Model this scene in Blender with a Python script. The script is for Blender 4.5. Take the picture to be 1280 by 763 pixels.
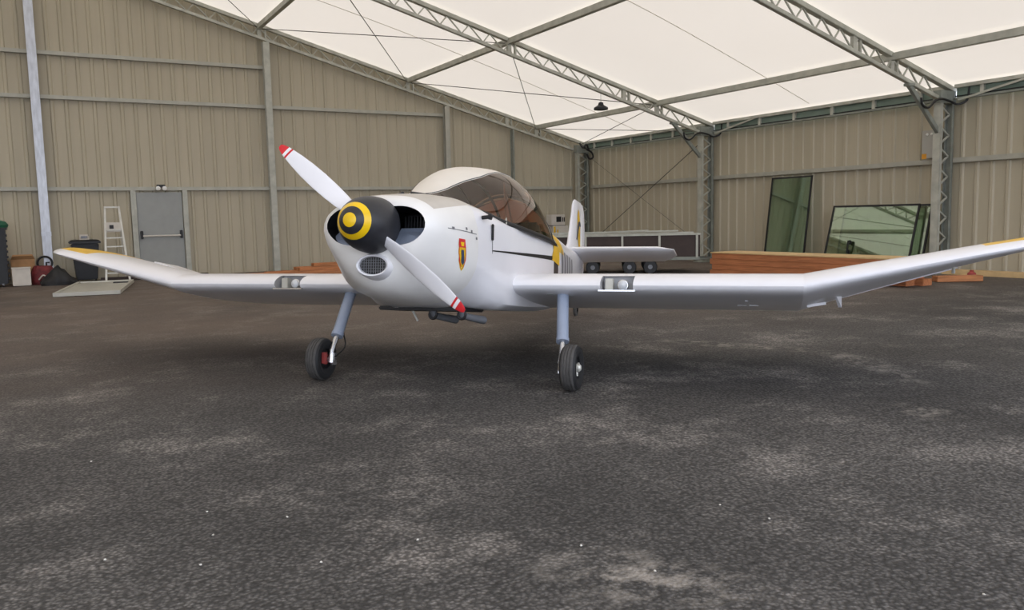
import bpy, bmesh, math, random
from mathutils import Vector, Matrix, Euler
from mathutils.bvhtree import BVHTree
PI = math.pi
random.seed(7)
sc = bpy.context.scene
for o in list(bpy.data.objects): bpy.data.objects.remove(o)
COL = sc.collection

# ------------------------------------------------------------------ camera
cam_d = bpy.data.cameras.new('camera'); cam = bpy.data.objects.new('camera', cam_d); COL.objects.link(cam)
YAW, PITCH, ROLL = -0.5233, -0.1058, -0.0221
fwd = Vector((-math.sin(YAW)*math.cos(PITCH), math.cos(YAW)*math.cos(PITCH), math.sin(PITCH)))
rgt = Vector((math.cos(YAW), math.sin(YAW), 0)); up = rgt.cross(fwd)
r2 = rgt*math.cos(ROLL)+up*math.sin(ROLL); u2 = up*math.cos(ROLL)-rgt*math.sin(ROLL)
cam.matrix_world = Matrix(((r2.x,u2.x,-fwd.x,0),(r2.y,u2.y,-fwd.y,0),(r2.z,u2.z,-fwd.z,1.3),(0,0,0,1)))
cam_d.sensor_width = 36; cam_d.lens = 1034.55/1280*36; cam_d.clip_end = 300; cam_d.clip_start = 0.05
sc.camera = cam

# ------------------------------------------------------------------ light and exposure
w = bpy.data.worlds.new('sky'); sc.world = w; w.use_nodes = True
bg = w.node_tree.nodes['Background']; bg.inputs[0].default_value = (0.80,0.86,1.0,1); bg.inputs[1].default_value = 2.9
sun_d = bpy.data.lights.new('sun','SUN'); sun_d.energy = 3.7; sun_d.angle = 0.02; sun_d.color = (1,0.96,0.88)
sun = bpy.data.objects.new('sun', sun_d); COL.objects.link(sun)
sun.rotation_euler = Vector((-0.25,-0.45,-1)).to_track_quat('-Z','Y').to_euler()
vs = sc.view_settings
sc.display_settings.display_device = 'sRGB'
vs.view_transform = 'Standard'; vs.look = 'None'; vs.gamma = 1; vs.use_curve_mapping = False; vs.exposure = 0.23
try:
    sc.cycles.max_bounces = 10; sc.cycles.diffuse_bounces = 5; sc.cycles.transparent_max_bounces = 12
    sc.cycles.use_denoising = True
except Exception: pass

# ------------------------------------------------------------------ materials
def lin(c):
    return tuple((x/255/12.92 if x/255 <= .04045 else ((x/255+.055)/1.055)**2.4) for x in c)
def mat(name, rgb, rough=.5, metal=0, var=.12, scale=8, bump=0, bscale=60, spec=.5, coat=0, alpha=1, trans=0, stretch=None):
    m = bpy.data.materials.new(name); m.use_nodes = True; nt = m.node_tree; N = nt.nodes; Lk = nt.links
    p = N['Principled BSDF']; c = lin(rgb)
    p.inputs['Roughness'].default_value = rough; p.inputs['Metallic'].default_value = metal
    p.inputs['Specular IOR Level'].default_value = spec; p.inputs['Coat Weight'].default_value = coat
    p.inputs['Alpha'].default_value = alpha; p.inputs['Transmission Weight'].default_value = trans
    tc = N.new('ShaderNodeTexCoord'); src = tc.outputs['Object']
    if stretch:
        mp = N.new('ShaderNodeMapping'); mp.inputs['Scale'].default_value = stretch; Lk.new(src, mp.inputs[0]); src = mp.outputs[0]
    n = N.new('ShaderNodeTexNoise'); n.inputs['Scale'].default_value = scale; n.inputs['Detail'].default_value = 5
    Lk.new(src, n.inputs['Vector'])
    r = N.new('ShaderNodeValToRGB'); r.color_ramp.elements[0].position = .3; r.color_ramp.elements[1].position = .7
    r.color_ramp.elements[0].color = tuple(x*(1-var) for x in c)+(1,); r.color_ramp.elements[1].color = tuple(min(1,x*(1+var)) for x in c)+(1,)
    Lk.new(n.outputs['Fac'], r.inputs[0]); Lk.new(r.outputs[0], p.inputs['Base Color'])
    if bump:
        n2 = N.new('ShaderNodeTexNoise'); n2.inputs['Scale'].default_value = bscale; Lk.new(src, n2.inputs['Vector'])
        b = N.new('ShaderNodeBump'); b.inputs['Strength'].default_value = bump; b.inputs['Distance'].default_value = .01
        Lk.new(n2.outputs['Fac'], b.inputs['Height']); Lk.new(b.outputs[0], p.inputs['Normal'])
    return m
M = {}
M['white'] = mat('aircraft_white', (228,227,230), .32, 0, .025, 3, coat=.25)
M['antiglare'] = mat('antiglare_grey_paint', (190,183,173), .6, 0, .08, 6)
M['pipegrey'] = mat('exhaust_grey', (112,114,118), .5, .3, .1, 12)
M['recess'] = mat('recess_grey', (158,158,160), .5, 0, .06, 8)
M['cream'] = mat('cowl_white', (228,226,222), .34, 0, .04, 4, coat=.2)
M['roofwhite'] = mat('canopy_roof_white', (224,217,206), .4, 0, .03, 5)
M['yellow'] = mat('yellow_paint', (222,176,20), .4, 0, .08, 9)
M['spinyel'] = mat('spinner_yellow', (232,190,12), .35, 0, .04, 9)
M['spinblk'] = mat('spinner_charcoal', (38,39,44), .45, 0, .15, 20)
M['red'] = mat('red_paint', (206,36,44), .4, 0, .06, 9)
M['black'] = mat('black_plastic', (22,22,24), .5, 0, .2, 14)
M['rubber'] = mat('tyre_rubber', (70,68,66), .8, 0, .15, 25, .2, 80)
M['sidewall'] = mat('tyre_sidewall', (26,26,27), .7, 0, .15, 25)
M['strut'] = mat('grey_blue_paint', (142,152,170), .4, 0, .04, 8)
M['chrome'] = mat('bright_metal', (205,205,205), .25, .9, .05, 10)
M['darkmetal'] = mat('dark_metal', (48,48,50), .5, .6, .2, 18)
M['steelgrey'] = mat('worn_grey_metal', (120,122,126), .45, .6, .12, 16)
M['galv'] = mat('galvanised_steel', (178,178,166), .5, .1, .16, 5, .05, 30)
M['galvdark'] = mat('weathered_steel', (136,140,132), .55, .15, .18, 6)
M['galvbright'] = mat('bright_galvanised_steel', (196,200,208), .4, .3, .14, 7, stretch=(3,3,.6))
M['girt'] = mat('girt_steel', (172,170,158), .5, .2, .1, 4)
M['floorgrey'] = None
M['wood'] = mat('sawn_pine', (178,118,74), .7, 0, .28, 3, .15, 40, stretch=(1,12,12))
M['woody'] = mat('sawn_pine_along_wall', (176,112,72), .7, 0, .25, 3, .15, 40, stretch=(12,.8,12))
M['paleboard'] = mat('pale_wood', (206,176,128), .7, 0, .15, 5)
M['brownpanel'] = mat('dark_brown_panel', (58,46,42), .7, 0, .15, 6)
M['greenblk'] = mat('dark_bin_plastic', (27,29,33), .5, 0, .2, 10)
M['green'] = mat('green_plastic', (28,92,68), .5, 0, .2, 12)
M['bagblack'] = mat('black_sheet', (28,28,30), .6, 0, .25, 12, .4, 25)
M['redcan'] = mat('dull_red_paint', (150,60,56), .6, 0, .15, 14)
M['redbag'] = mat('red_bag_cloth', (104,34,38), .7, 0, .5, 9)
M['card'] = mat('cardboard', (176,134,92), .8, 0, .12, 8)
M['boxwhite'] = mat('white_carton', (206,200,190), .7, 0, .05, 8)
M['panelgrey'] = mat('pale_sheet_metal', (186,184,174), .45, .15, .08, 6)
M['doorgrey'] = mat('grey_door_paint', (150,152,148), .45, 0, .04, 5)
M['alu'] = mat('aluminium', (200,198,188), .4, .3, .06, 8)
M['seat'] = mat('black_seat_vinyl', (30,28,28), .5, 0, .2, 14)
M['interior'] = mat('cockpit_lining', (58,48,44), .7, 0, .15, 8)
M['blue'] = mat('dark_blue_paint', (52,62,84), .4, 0, .1, 8)
M['letter'] = mat('grey_lettering', (104,104,108), .45, 0, .05, 8)
M['eavegreen'] = mat('eave_strip_green_grey', (120,138,126), .45, 0, .08, 4)
M['seam'] = mat('membrane_seam', (196,188,170), .6, 0, .05, 4)
M['cable'] = mat('steel_cable', (92,90,84), .5, .4, .1, 10)
M['stone'] = mat('white_stone', (200,196,186), .7, 0, .1, 30)
M['elecbox'] = mat('pale_grey_enclosure', (168,166,158), .5, 0, .03, 6)
M['lampglass'] = mat('lamp_lens', (200,203,206), .1, 0, .02, 6, coat=.6)
M['spotwhite'] = mat('white_lamp_face', (240,240,236), .3, 0, .02, 6, coat=.3)
M['orange'] = mat('orange_sticker', (214,150,40), .5, 0, .1, 10)
M['mesh'] = mat('intake_mesh', (60,60,62), .6, .4, .2, 30)

def wall_mat():
    m = mat('grey_beige_cladding', (178,169,147), .55, 0, .06, .7, stretch=(6,6,.25)); return m
M['wall'] = wall_mat()

def floor_mat():
    m = bpy.data.materials.new('dusty_asphalt'); m.use_nodes = True; nt = m.node_tree; N = nt.nodes; Lk = nt.links
    p = N['Principled BSDF']; p.inputs['Roughness'].default_value = .8; p.inputs['Specular IOR Level'].default_value = .35
    tc = N.new('ShaderNodeTexCoord'); O = tc.outputs['Object']
    def noise(s, d=4, rgh=.6, vec=None):
        n = N.new('ShaderNodeTexNoise'); n.inputs['Scale'].default_value = s; n.inputs['Detail'].default_value = d; n.inputs['Roughness'].default_value = rgh
        Lk.new(vec or O, n.inputs['Vector']); return n.outputs['Fac']
    def ramp(f, a, b, ca, cb):
        r = N.new('ShaderNodeValToRGB'); r.color_ramp.elements[0].position = a; r.color_ramp.elements[1].position = b
        r.color_ramp.elements[0].color = ca+(1,) if len(ca) == 3 else ca; r.color_ramp.elements[1].color = cb+(1,) if len(cb) == 3 else cb
        Lk.new(f, r.inputs[0]); return r.outputs[0]
    def mix(f, a, b, mode='MIX'):
        x = N.new('ShaderNodeMix'); x.data_type = 'RGBA'; x.blend_type = mode
        if isinstance(f, float): x.inputs[0].default_value = f
        else: Lk.new(f, x.inputs[0])
        for i, v in ((6,a),(7,b)):
            if isinstance(v, tuple): x.inputs[i].default_value = v+(1,)
            else: Lk.new(v, x.inputs[i])
        return x.outputs[2]
    g1 = lin((66,64,62)); g2 = lin((95,92,89)); dust = lin((160,153,146))
    base = ramp(noise(.55, 6, .65), .35, .68, g1, g2)
    patch = ramp(noise(1.1, 8, .72), .52, .70, (0,0,0), (1,1,1))
    base = mix(patch, base, mix(.5, base, dust))
    # aggregate
    v = N.new('ShaderNodeTexVoronoi'); v.inputs['Scale'].default_value = 55; Lk.new(O, v.inputs['Vector'])
    agg = ramp(v.outputs['Distance'], .1, .65, (1.75,1.75,1.75), (.35,.35,.35))
    base = mix(.8, base, agg, 'MULTIPLY')
    fine = ramp(noise(38, 5, .75), .34, .68, (.35,.35,.35), (1.8,1.8,1.8))
    base = mix(.75, base, fine, 'MULTIPLY')
    specks = ramp(noise(95, 2, .5), .70, .76, (0,0,0), (1,1,1))
    base = mix(specks, base, mix(.5, base, lin((150,144,136))))
    # browner tone on the rear part of the floor
    sy = N.new('ShaderNodeSeparateXYZ'); Lk.new(O, sy.inputs[0])
    mr = N.new('ShaderNodeMapRange'); mr.interpolation_type = 'SMOOTHSTEP'; mr.inputs[1].default_value = 5; mr.inputs[2].default_value = 11; Lk.new(sy.outputs['Y'], mr.inputs[0])
    dn = mix(1.0, mr.outputs[0], ramp(noise(.5,4), .25, .6, (.45,.45,.45), (1,1,1)), 'MULTIPLY')
    base = mix(dn, base, mix(.5, base, lin((124,108,96)), 'MIX'))
    # pale powdery streak on the floor behind the right wheel
    def streak(a, b, wdt, prev):
        sx = N.new('ShaderNodeSeparateXYZ'); Lk.new(O, sx.inputs[0])
        mp = N.new('ShaderNodeMapping'); mp.vector_type = 'TEXTURE'
        ang = math.atan2(b[1]-a[1], b[0]-a[0]); L = math.hypot(b[0]-a[0], b[1]-a[1])
        mp.inputs['Location'].default_value = ((a[0]+b[0])/2, (a[1]+b[1])/2, 0); mp.inputs['Rotation'].default_value = (0,0,ang); mp.inputs['Scale'].default_value = (L/2, wdt, 1)
        Lk.new(O, mp.inputs[0])
        ln = N.new('ShaderNodeVectorMath'); ln.operation = 'LENGTH'; Lk.new(mp.outputs[0], ln.inputs[0])
        m1 = ramp(ln.outputs['Value'], .3, 1.0, (1,1,1), (0,0,0))
        nn = ramp(noise(5, 6, .75), .47, .62, (0,0,0), (.55,.55,.55))
        f = mix(1.0, m1, nn, 'MULTIPLY')
        return mix(f, prev, lin((178,170,160)))
    for a, b, wd in STREAKS: base = streak(a, b, wd, base)
    Lk.new(base, p.inputs['Base Color'])
    bn = N.new('ShaderNodeBump'); bn.inputs['Strength'].default_value = .55; bn.inputs['Distance'].default_value = .012
    Lk.new(v.outputs['Distance'], bn.inputs['Height']); Lk.new(bn.outputs[0], p.inputs['Normal'])
    return m
STREAKS = [((5.4,6.9),(6.4,4.9),.20), ((6.4,5.3),(5.6,3.5),.22), ((1.5,2.6),(2.15,1.85),.30), ((5.1,3.4),(4.7,3.0),.25)]
M['floor'] = floor_mat()

def membrane_mat():
    m = bpy.data.materials.new('translucent_membrane'); m.use_nodes = True; nt = m.node_tree; N = nt.nodes; Lk = nt.links
    N.remove(N['Principled BSDF']); out = N['Material Output']
    t = N.new('ShaderNodeBsdfTranslucent'); d = N.new('ShaderNodeBsdfDiffuse'); mx = N.new('ShaderNodeMixShader')
    n = N.new('ShaderNodeTexNoise'); n.inputs['Scale'].default_value = .35; tc = N.new('ShaderNodeTexCoord'); Lk.new(tc.outputs['Object'], n.inputs['Vector'])
    r = N.new('ShaderNodeValToRGB'); r.color_ramp.elements[0].color = (.86,.765,.64,1); r.color_ramp.elements[1].color = (.93,.835,.71,1)
    Lk.new(n.outputs['Fac'], r.inputs[0]); Lk.new(r.outputs[0], t.inputs[0]); d.inputs[0].default_value = (.86,.82,.77,1)
    mx.inputs[0].default_value = .20; Lk.new(d.outputs[0], mx.inputs[1]); Lk.new(t.outputs[0], mx.inputs[2]); Lk.new(mx.outputs[0], out.inputs[0])
    return m
M['membrane'] = membrane_mat()

def pane_mat(name, tint, refl, refl_col):
    m = bpy.data.materials.new(name); m.use_nodes = True; nt = m.node_tree; N = nt.nodes; Lk = nt.links
    N.remove(N['Principled BSDF']); out = N['Material Output']
    t = N.new('ShaderNodeBsdfTransparent'); t.inputs[0].default_value = tint+(1,)
    g = N.new('ShaderNodeBsdfGlossy'); g.inputs[0].default_value = refl_col+(1,); g.inputs['Roughness'].default_value = .02
    lw = N.new('ShaderNodeFresnel'); lw.inputs[0].default_value = 1.45
    ad = N.new('ShaderNodeMath'); ad.operation = 'ADD'; ad.use_clamp = True; ad.inputs[1].default_value = refl; Lk.new(lw.outputs[0], ad.inputs[0])
    mx = N.new('ShaderNodeMixShader'); Lk.new(ad.outputs[0], mx.inputs[0]); Lk.new(t.outputs[0], mx.inputs[1]); Lk.new(g.outputs[0], mx.inputs[2])
    Lk.new(mx.outputs[0], out.inputs[0]); return m
M['canopyglass'] = pane_mat('bronze_tinted_acrylic', (.50,.29,.19), .02, (.9,.85,.8))
M['paneglass'] = pane_mat('green_tinted_glass', (.74,.82,.73), .22, (.72,.82,.70))
M['panedark'] = pane_mat('dark_green_glass', (.76,.86,.80), .20, (.62,.76,.66))

# ------------------------------------------------------------------ mesh helpers
class MB:
    def __init__(s): s.v = []; s.f = []; s.mi = []; s.sm = []
    def add(s, vs, fs, mi=0, smooth=False):
        b = len(s.v); s.v += [tuple(x) for x in vs]
        for f in fs: s.f.append([b+i for i in f]); s.mi.append(mi); s.sm.append(smooth)
        return s
    def box(s, c, d, rot=None, mi=0):
        c = Vector(c); R = rot if rot is not None else Matrix.Identity(3)
        vs = [c+R@Vector((x*d[0]/2, y*d[1]/2, z*d[2]/2)) for x in (-1,1) for y in (-1,1) for z in (-1,1)]
        return s.add(vs, [(0,1,3,2),(4,6,7,5),(0,4,5,1),(2,3,7,6),(0,2,6,4),(1,5,7,3)], mi)
    def bar(s, p, q, a, b, upv=(0,0,1), mi=0):
        p, q = Vector(p), Vector(q); d = (q-p); L = d.length; d.normalize(); u = Vector(upv)
        x = d.cross(u)
        if x.length < 1e-4: x = d.cross(Vector((1,0,0)))
        x.normalize(); u = x.cross(d)
        return s.box((p+q)/2, (L, a, b), Matrix((d, x, u)).transposed(), mi)
    def tube(s, pts, r, n=10, mi=0, cap=True, closed=False):
        pts = [Vector(p) for p in pts]; rs = r if isinstance(r, (list,tuple)) else [r]*len(pts)
        vs = []; fs = []; pu = None; m = len(pts)
        for i, p in enumerate(pts):
            if closed: d = pts[(i+1)%m]-pts[i-1]
            else: d = pts[min(i+1,m-1)]-pts[max(i-1,0)]
            d.normalize()
            if pu is None: pu = d.orthogonal().normalized()
            pu = (pu-d*pu.dot(d)).normalized(); w_ = d.cross(pu)
            for k in range(n): a = 2*PI*k/n; vs.append(p+(pu*math.cos(a)+w_*math.sin(a))*rs[i])
        for i in range(m if closed else m-1):
            for k in range(n):
                a = i*n+k; b = i*n+(k+1)%n; c = ((i+1)%m)*n; fs.append((a, b, c+(k+1)%n, c+k))
        s.add(vs, fs, mi, True)
        if cap and not closed:
            s.add(vs[:n], [tuple(range(n-1,-1,-1))], mi); s.add(vs[-n:], [tuple(range(n))], mi)
        return s
    def lathe(s, prof, o=(0,0,0), ax=(0,0,1), n=24, mi=0):
        o = Vector(o); ax = Vector(ax).normalized(); x = ax.orthogonal().normalized(); y = ax.cross(x); vs = []; fs = []
        for r, h in prof:
            for k in range(n): a = 2*PI*k/n; vs.append(o+ax*h+(x*math.cos(a)+y*math.sin(a))*r)
        for i in range(len(prof)-1):
            for k in range(n): fs.append((i*n+k, i*n+(k+1)%n, (i+1)*n+(k+1)%n, (i+1)*n+k))
        s.add(vs, fs, mi if not isinstance(mi, list) else 0, True)
        if isinstance(mi, list):
            st = len(s.mi)-len(fs)
            for i in range(len(prof)-1):
                for k in range(n): s.mi[st+i*n+k] = mi[i]
        return s
    def loft(s, rings, cap0=True, cap1=True, mi=0, smooth=True, closed=True):
        n = len(rings[0]); vs = [p for r in rings for p in r]; fs = []
        for i in range(len(rings)-1):
            for k in range(n if closed else n-1): fs.append((i*n+k, i*n+(k+1)%n, (i+1)*n+(k+1)%n, (i+1)*n+k))
        s.add(vs, fs, mi, smooth)
        if cap0: s.add(rings[0], [tuple(range(n-1,-1,-1))], mi)
        if cap1: s.add(rings[-1], [tuple(range(n))], mi)
        return s
    def build(s, name, mats, parent=None, kind=None, bevel=0, angle=35):
        me = bpy.data.meshes.new(name); me.from_pydata(s.v, [], s.f)
        for m in (mats if isinstance(mats, (list,tuple)) else [mats]): me.materials.append(M[m] if isinstance(m, str) else m)
        for p, mi, sm in zip(me.polygons, s.mi, s.sm): p.material_index = mi; p.use_smooth = sm
        bm = bmesh.new(); bm.from_mesh(me); bmesh.ops.remove_doubles(bm, verts=bm.verts, dist=1e-6)
        bmesh.ops.recalc_face_normals(bm, faces=bm.faces)
        if bevel:
            es = [e for e in bm.edges if len(e.link_faces) == 2 and e.calc_face_angle(0) > .6]
            bmesh.ops.bevel(bm, geom=es, offset=bevel, segments=2, affect='EDGES', clamp_overlap=True)
        bm.to_mesh(me); bm.free()
        try: me.set_sharp_from_angle(angle=math.radians(angle))
        except Exception: pass
        o = bpy.data.objects.new(name, me); COL.objects.link(o)
        if parent: o.parent = parent
        if kind: o['kind'] = kind
        return o
def tag(o, label, cat, group=None):
    o['label'] = label; o['category'] = cat
    if group: o['group'] = group
    return o
def thing(name, label, cat, loc=(0,0,0), rot=(0,0,0), group=None):
    o = bpy.data.objects.new(name, None); o.empty_display_size = .1; COL.objects.link(o); o.location = loc; o.rotation_euler = rot
    return tag(o, label, cat, group)
def part_copy(o, parent, loc=None):
    c = o.copy(); COL.objects.link(c); c.parent = parent
    if loc is not None: c.location = loc
    return c
def boolcut(o, cutter):
    md = o.modifiers.new('cut', 'BOOLEAN'); md.operation = 'DIFFERENCE'; md.object = cutter; md.solver = 'EXACT'
    try: md.material_mode = 'TRANSFER'
    except Exception: pass
    bpy.context.view_layer.update()
    dg = bpy.context.evaluated_depsgraph_get()
    me = bpy.data.meshes.new_from_object(o.evaluated_get(dg), depsgraph=dg)
    o.modifiers.remove(md); old = o.data; o.data = me; bpy.data.meshes.remove(old); bpy.data.objects.remove(cutter)
def arc(a, b, n): return [a+(b-a)*i/(n-1) for i in range(n)]
def catmull(pts, N):
    P = [Vector(p) for p in pts]; P = [2*P[0]-P[1]]+P+[2*P[-1]-P[-2]]; dense = []
    for i in range(1, len(P)-2):
        for k in range(12):
            t = k/12; a, b, c, d = P[i-1], P[i], P[i+1], P[i+2]
            dense.append(.5*((2*b)+(c-a)*t+(2*a-5*b+4*c-d)*t*t+(3*b-a-3*c+d)*t**3))
    dense.append(P[-2]); L = [0]
    for i in range(1, len(dense)): L.append(L[-1]+(dense[i]-dense[i-1]).length)
    out = []; j = 0
    for k in range(N):
        s_ = L[-1]*k/(N-1)
        while j < len(L)-2 and L[j+1] < s_: j += 1
        t = (s_-L[j])/max(1e-9, L[j+1]-L[j]); out.append(dense[j].lerp(dense[j+1], min(1,max(0,t))))
    return out

# ================================================================== THE HANGAR
XR, YB, XL, YF = 15.86, 22.55, -15.2, -3.4
RIDGE = 0.32; SL = 0.2715
def zlow(x): return 3.45+SL*(15.05-x)
def zup(x): return 3.62+SL*(15.85-x)
BAYS = [22.36, 16.56, 9.96, 3.36, -3.2]

b = MB(); b.add([(-40,-40,0),(40,-40,0),(40,40,0),(-40,40,0)], [(0,1,2,3)]); b.build('floor', 'floor', kind='structure')

def corrugated(name, p0, p1, zt, inward):
    # p0->p1 ground line; zt(s) top height; ribs stand inward
    p0, p1 = Vector(p0), Vector(p1); d = (p1-p0); L = d.length; d.normalize(); nrm = Vector(inward)
    prof = []; s_ = 0
    while s_ < L:
        prof += [(s_,0),(s_+.20,0),(s_+.225,.028),(s_+.275,.028)]; s_ += .30
    prof = [(min(a,L),h_) for a,h_ in prof]+[(L,0)]
    vs = []; fs = []
    for a, h_ in prof:
        q = p0+d*a+nrm*h_; vs += [(q.x,q.y,-.02), (q.x,q.y,zt(q.x))]
    for i in range(len(prof)-1): fs.append((2*i, 2*i+2, 2*i+3, 2*i+1))
    b = MB(); b.add(vs, fs); return b.build(name, 'wall', kind='structure')
gable = lambda x: zup(abs(x-RIDGE)+RIDGE)+.1
corrugated('wall_back', (XL,YB,0), (XR,YB,0), gable, (0,-1,0))
corrugated('wall_right', (XR,YF,0), (XR,YB,0), lambda x: 3.42, (-1,0,0))
corrugated('wall_left', (XL,YF,0), (XL,YB,0), lambda x: 3.7, (1,0,0))

# translucent roof, one stretched bay between each pair of trusses
b = MB()
for i in range(len(BAYS)-1):
    y0, y1 = BAYS[i]+(.25 if i == 0 else 0), BAYS[i+1]; rows = []
    for ky in range(13):
        t = ky/12; y = y0+(y1-y0)*t; row = []
        for kx in range(41):
            x = XL+(XR+.1-XL)*kx/40; z = zup(abs(x-RIDGE)+RIDGE)+.06
            e = min(1, max(0, (XR+.1-x)/3)); z -= .03*math.sin(PI*t)*e
            row.append((x,y,z))
        rows.append(row)
    b.loft(rows, False, False, closed=False)
b.build('ceiling', 'membrane', kind='structure')
# seam weld lines of the membrane, hanging just below it
def roof_z(x, i, t):
    e = min(1, max(0, (XR+.1-x)/3)); return zup(x)+.06-.03*math.sin(PI*t)*e
for i in (1,2,0):
    b = MB()
    for t0, bow in ((.5,.1),):
        pts = []
        for k in range(25):
            x = 2+(15.6-2)*k/24; t = t0+bow*math.sin(PI*k/24)
            pts.append((x, BAYS[i]+(BAYS[i+1]-BAYS[i])*t, roof_z(x,i,t)-.006))
        b.tube(pts, .007, 5)
    o = b.build('trim_%d' % (i+1), 'seam', kind='structure')

# ---- trusses
def truss(y, label, name='roof_truss', xmax=15.85, dens=.36):
    t = thing(name, label, 'roof truss', (0,y,0), group='roof trusses')
    x0 = -8.0 if y > 10 else 2.0
    def seg(zf, xa, xb, a, h_, nm):
        b = MB()
        if xa < RIDGE:
            m_ = lambda x: zf(abs(x-RIDGE)+RIDGE)
            b.bar((xa,0,m_(xa)), (RIDGE,0,m_(RIDGE)), a, h_); b.bar((RIDGE,0,m_(RIDGE)), (xb,0,m_(xb)), a, h_)
        else: b.bar((xa,0,zf(xa)), (xb,0,zf(xb)), a, h_)
        return b.build(nm, 'galv', t, bevel=.006)
    seg(lambda x: zup(x)-.05, x0, 15.85, .12, .085, 'upper_chord')
    seg(lambda x: zlow(x)+.035, x0, 15.3, .09, .07, 'lower_chord')
    protos = {}
    x = 15.2; k = 0; n = 0
    while x > max(x0, 1.2) and n < 90:
        xa = x; xb = x-dens*(.34 if k%2 else .66)
        za, zb_ = (zlow(xa)+.06, zup(xb)-.08) if k%2 == 0 else (zup(xa)-.08, zlow(xb)+.06)
        key = k%2
        if key not in protos:
            b = MB(); b.bar((0,0,0), (xb-xa,0,zb_-za), .024, .026, (0,1,0)); protos[key] = o = b.build('web_bar', 'galv', t); o.location = (xa,0,za)
        else: part_copy(protos[key], t, (xa,0,za))
        x = xb; k += 1; n += 1
    for xp in (5.5, 9.62, 13.9, 12.85):
        b = MB(); b.box((xp,0,(zlow(xp)+zup(xp))/2), (.10,.07,.30)); b.box((xp+.16,0,(zlow(xp+.16)+zup(xp+.16))/2), (.04,.06,.30)); b.build('node_plate', 'galv', t)
    return t
truss(BAYS[0], 'lattice roof truss running along the top of the back wall', dens=.52)
truss(BAYS[1], 'middle lattice roof truss with the black lamp hanging from it', dens=.52)
truss(BAYS[2], 'nearest lattice roof truss at upper right, ending above the twin-lamp wall box', dens=.48)
# knee braces
for y, w_ in ((BAYS[1],'middle'),(BAYS[2],'nearest')):
    b = MB(); b.bar((14.42,y,zlow(14.42)), (15.42,y,2.72), .09, .07, (0,1,0)); b.box((15.40,y,2.74), (.10,.12,.16)); b.box((14.45,y,zlow(14.45)-.01), (.18,.12,.05))
    tag(b.build('knee_brace', 'galvdark', bevel=.004), 'slanting knee brace under the %s roof truss, down to its column' % w_, 'brace', 'knee braces')
# ---- lattice columns on the right wall
def column(y, label, zt, dx=(15.30,15.80)):
    t = thing('lattice_column', label, 'column', ((dx[0]+dx[1])/2, y, 0), group='lattice columns')
    hw = (dx[1]-dx[0])/2
    for s_ in (-1,1):
        b = MB(); x = s_*(hw-.04)
        b.box((x,0,zt/2), (.012,.15,zt)); b.box((x-s_*.035,.069,zt/2), (.07,.012,zt)); b.box((x-s_*.035,-.069,zt/2), (.07,.012,zt))
        b.build('flange', 'galv' if s_ < 0 else 'galvdark', t)
    z = .1; k = 0; pr = {}
    while z < zt-.3:
        if k%2 not in pr:
            b = MB(); s_ = -1 if k%2 == 0 else 1; b.bar((s_*(hw-.08),0,0), (-s_*(hw-.08),0,.2), .03, .028, (0,1,0)); pr[k%2] = o = b.build('lacing_bar', 'galv', t); o.location = (0,0,z)
        else: part_copy(pr[k%2], t, (0,0,z))
        z += .2; k += 1
    b = MB(); b.box((0,0,.012), (.6,.3,.024)); b.box((0,0,zt-.12), (2*hw,.16,.24)); b.build('end_plate', 'galvdark', t)
    return t
column(22.24, 'corner lattice column where back and right walls meet, behind the tail fin', 3.55)
column(16.56, 'lattice column on the right wall left of the tall green glass sheet', 3.55)
column(9.96, 'lattice column on the right wall beside the twin-lamp wall box', 3.55)
# ---- gable posts
for x, zt, m_, wd, lb in ((.32, zlow(.4)+.1,'galvbright',.19,'bright silver galvanised post by the red bag'), (5.65,zlow(5.65)-.02,'galv',.16,'grey steel post just right of the grey door on the back wall, reaching the truss'),
                    (10.81,zlow(10.81)-.02,'girt',.15,'pale steel post on the back wall behind the canopy'), (13.04,zlow(13.04)-.02,'galvdark',.05,'thin dark post on the back wall nearest the corner column')):
    b = MB(); b.box((0,-.075,zt/2), (wd,.012,zt)); b.box((0,.075,zt/2), (wd,.012,zt)); b.box((0,0,zt/2), (.014,.15,zt))
    if x < 1:
        b.box((0,-.09,1.15), (wd+.02,.02,.10)); b.box((0,-.085,.012), (.34,.3,.02))
    o = b.build('wall_post', m_); o.location = (x, 22.36, 0); tag(o, lb, 'post', 'back wall posts')
# door jamb posts
for x in (2.24, 3.46):
    b = MB(); b.box((0,0,1.08), (.10,.08,2.16)); b.box((.045 if x < 3 else -.045,-.03,1.08), (.05,.05,2.16)); o = b.build('trim_%d' % (5 if x < 3 else 6), 'galv', kind='structure'); o.location = (x, 22.46, 0)
# ---- girts
def girt(p, q, lb, hgt=.085):
    p, q = Vector(p), Vector(q); c = (p+q)/2; b = MB(); d = (q-p).normalized(); n = Vector((0,0,1)).cross(d)
    b.bar(p-c, q-c, .012, hgt); b.bar(p-c+n*.04+Vector((0,0,hgt/2)), q-c+n*.04+Vector((0,0,hgt/2)), .08, .01); b.bar(p-c+n*.04-Vector((0,0,hgt/2)), q-c+n*.04-Vector((0,0,hgt/2)), .08, .01)
    o = b.build('wall_girt', 'girt'); o.location = c; tag(o, lb, 'wall rail', 'wall girts'); return o
yg = 22.43
girt((-8,yg,5.34), (5.57,yg,5.34), 'topmost horizontal steel rail on the back wall', .08)
girt((-8,yg,4.33), (10.74,yg,4.33), 'second horizontal steel rail down on the back wall', .08)
girt((-8,yg,2.20), (15.3,yg,2.20), 'lowest horizontal steel rail on the back wall, above the door', .08)
for ya, yb_, lb in ((22.0,16.65,'right wall rail between the corner and middle columns'), (16.47,10.05,'right wall rail above the green glass sheets'), (9.87,-3.2,'right wall rail to the right of the nearest column')):
    girt((XR-.12,ya,2.217), (XR-.12,yb_,2.217), lb)
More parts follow.
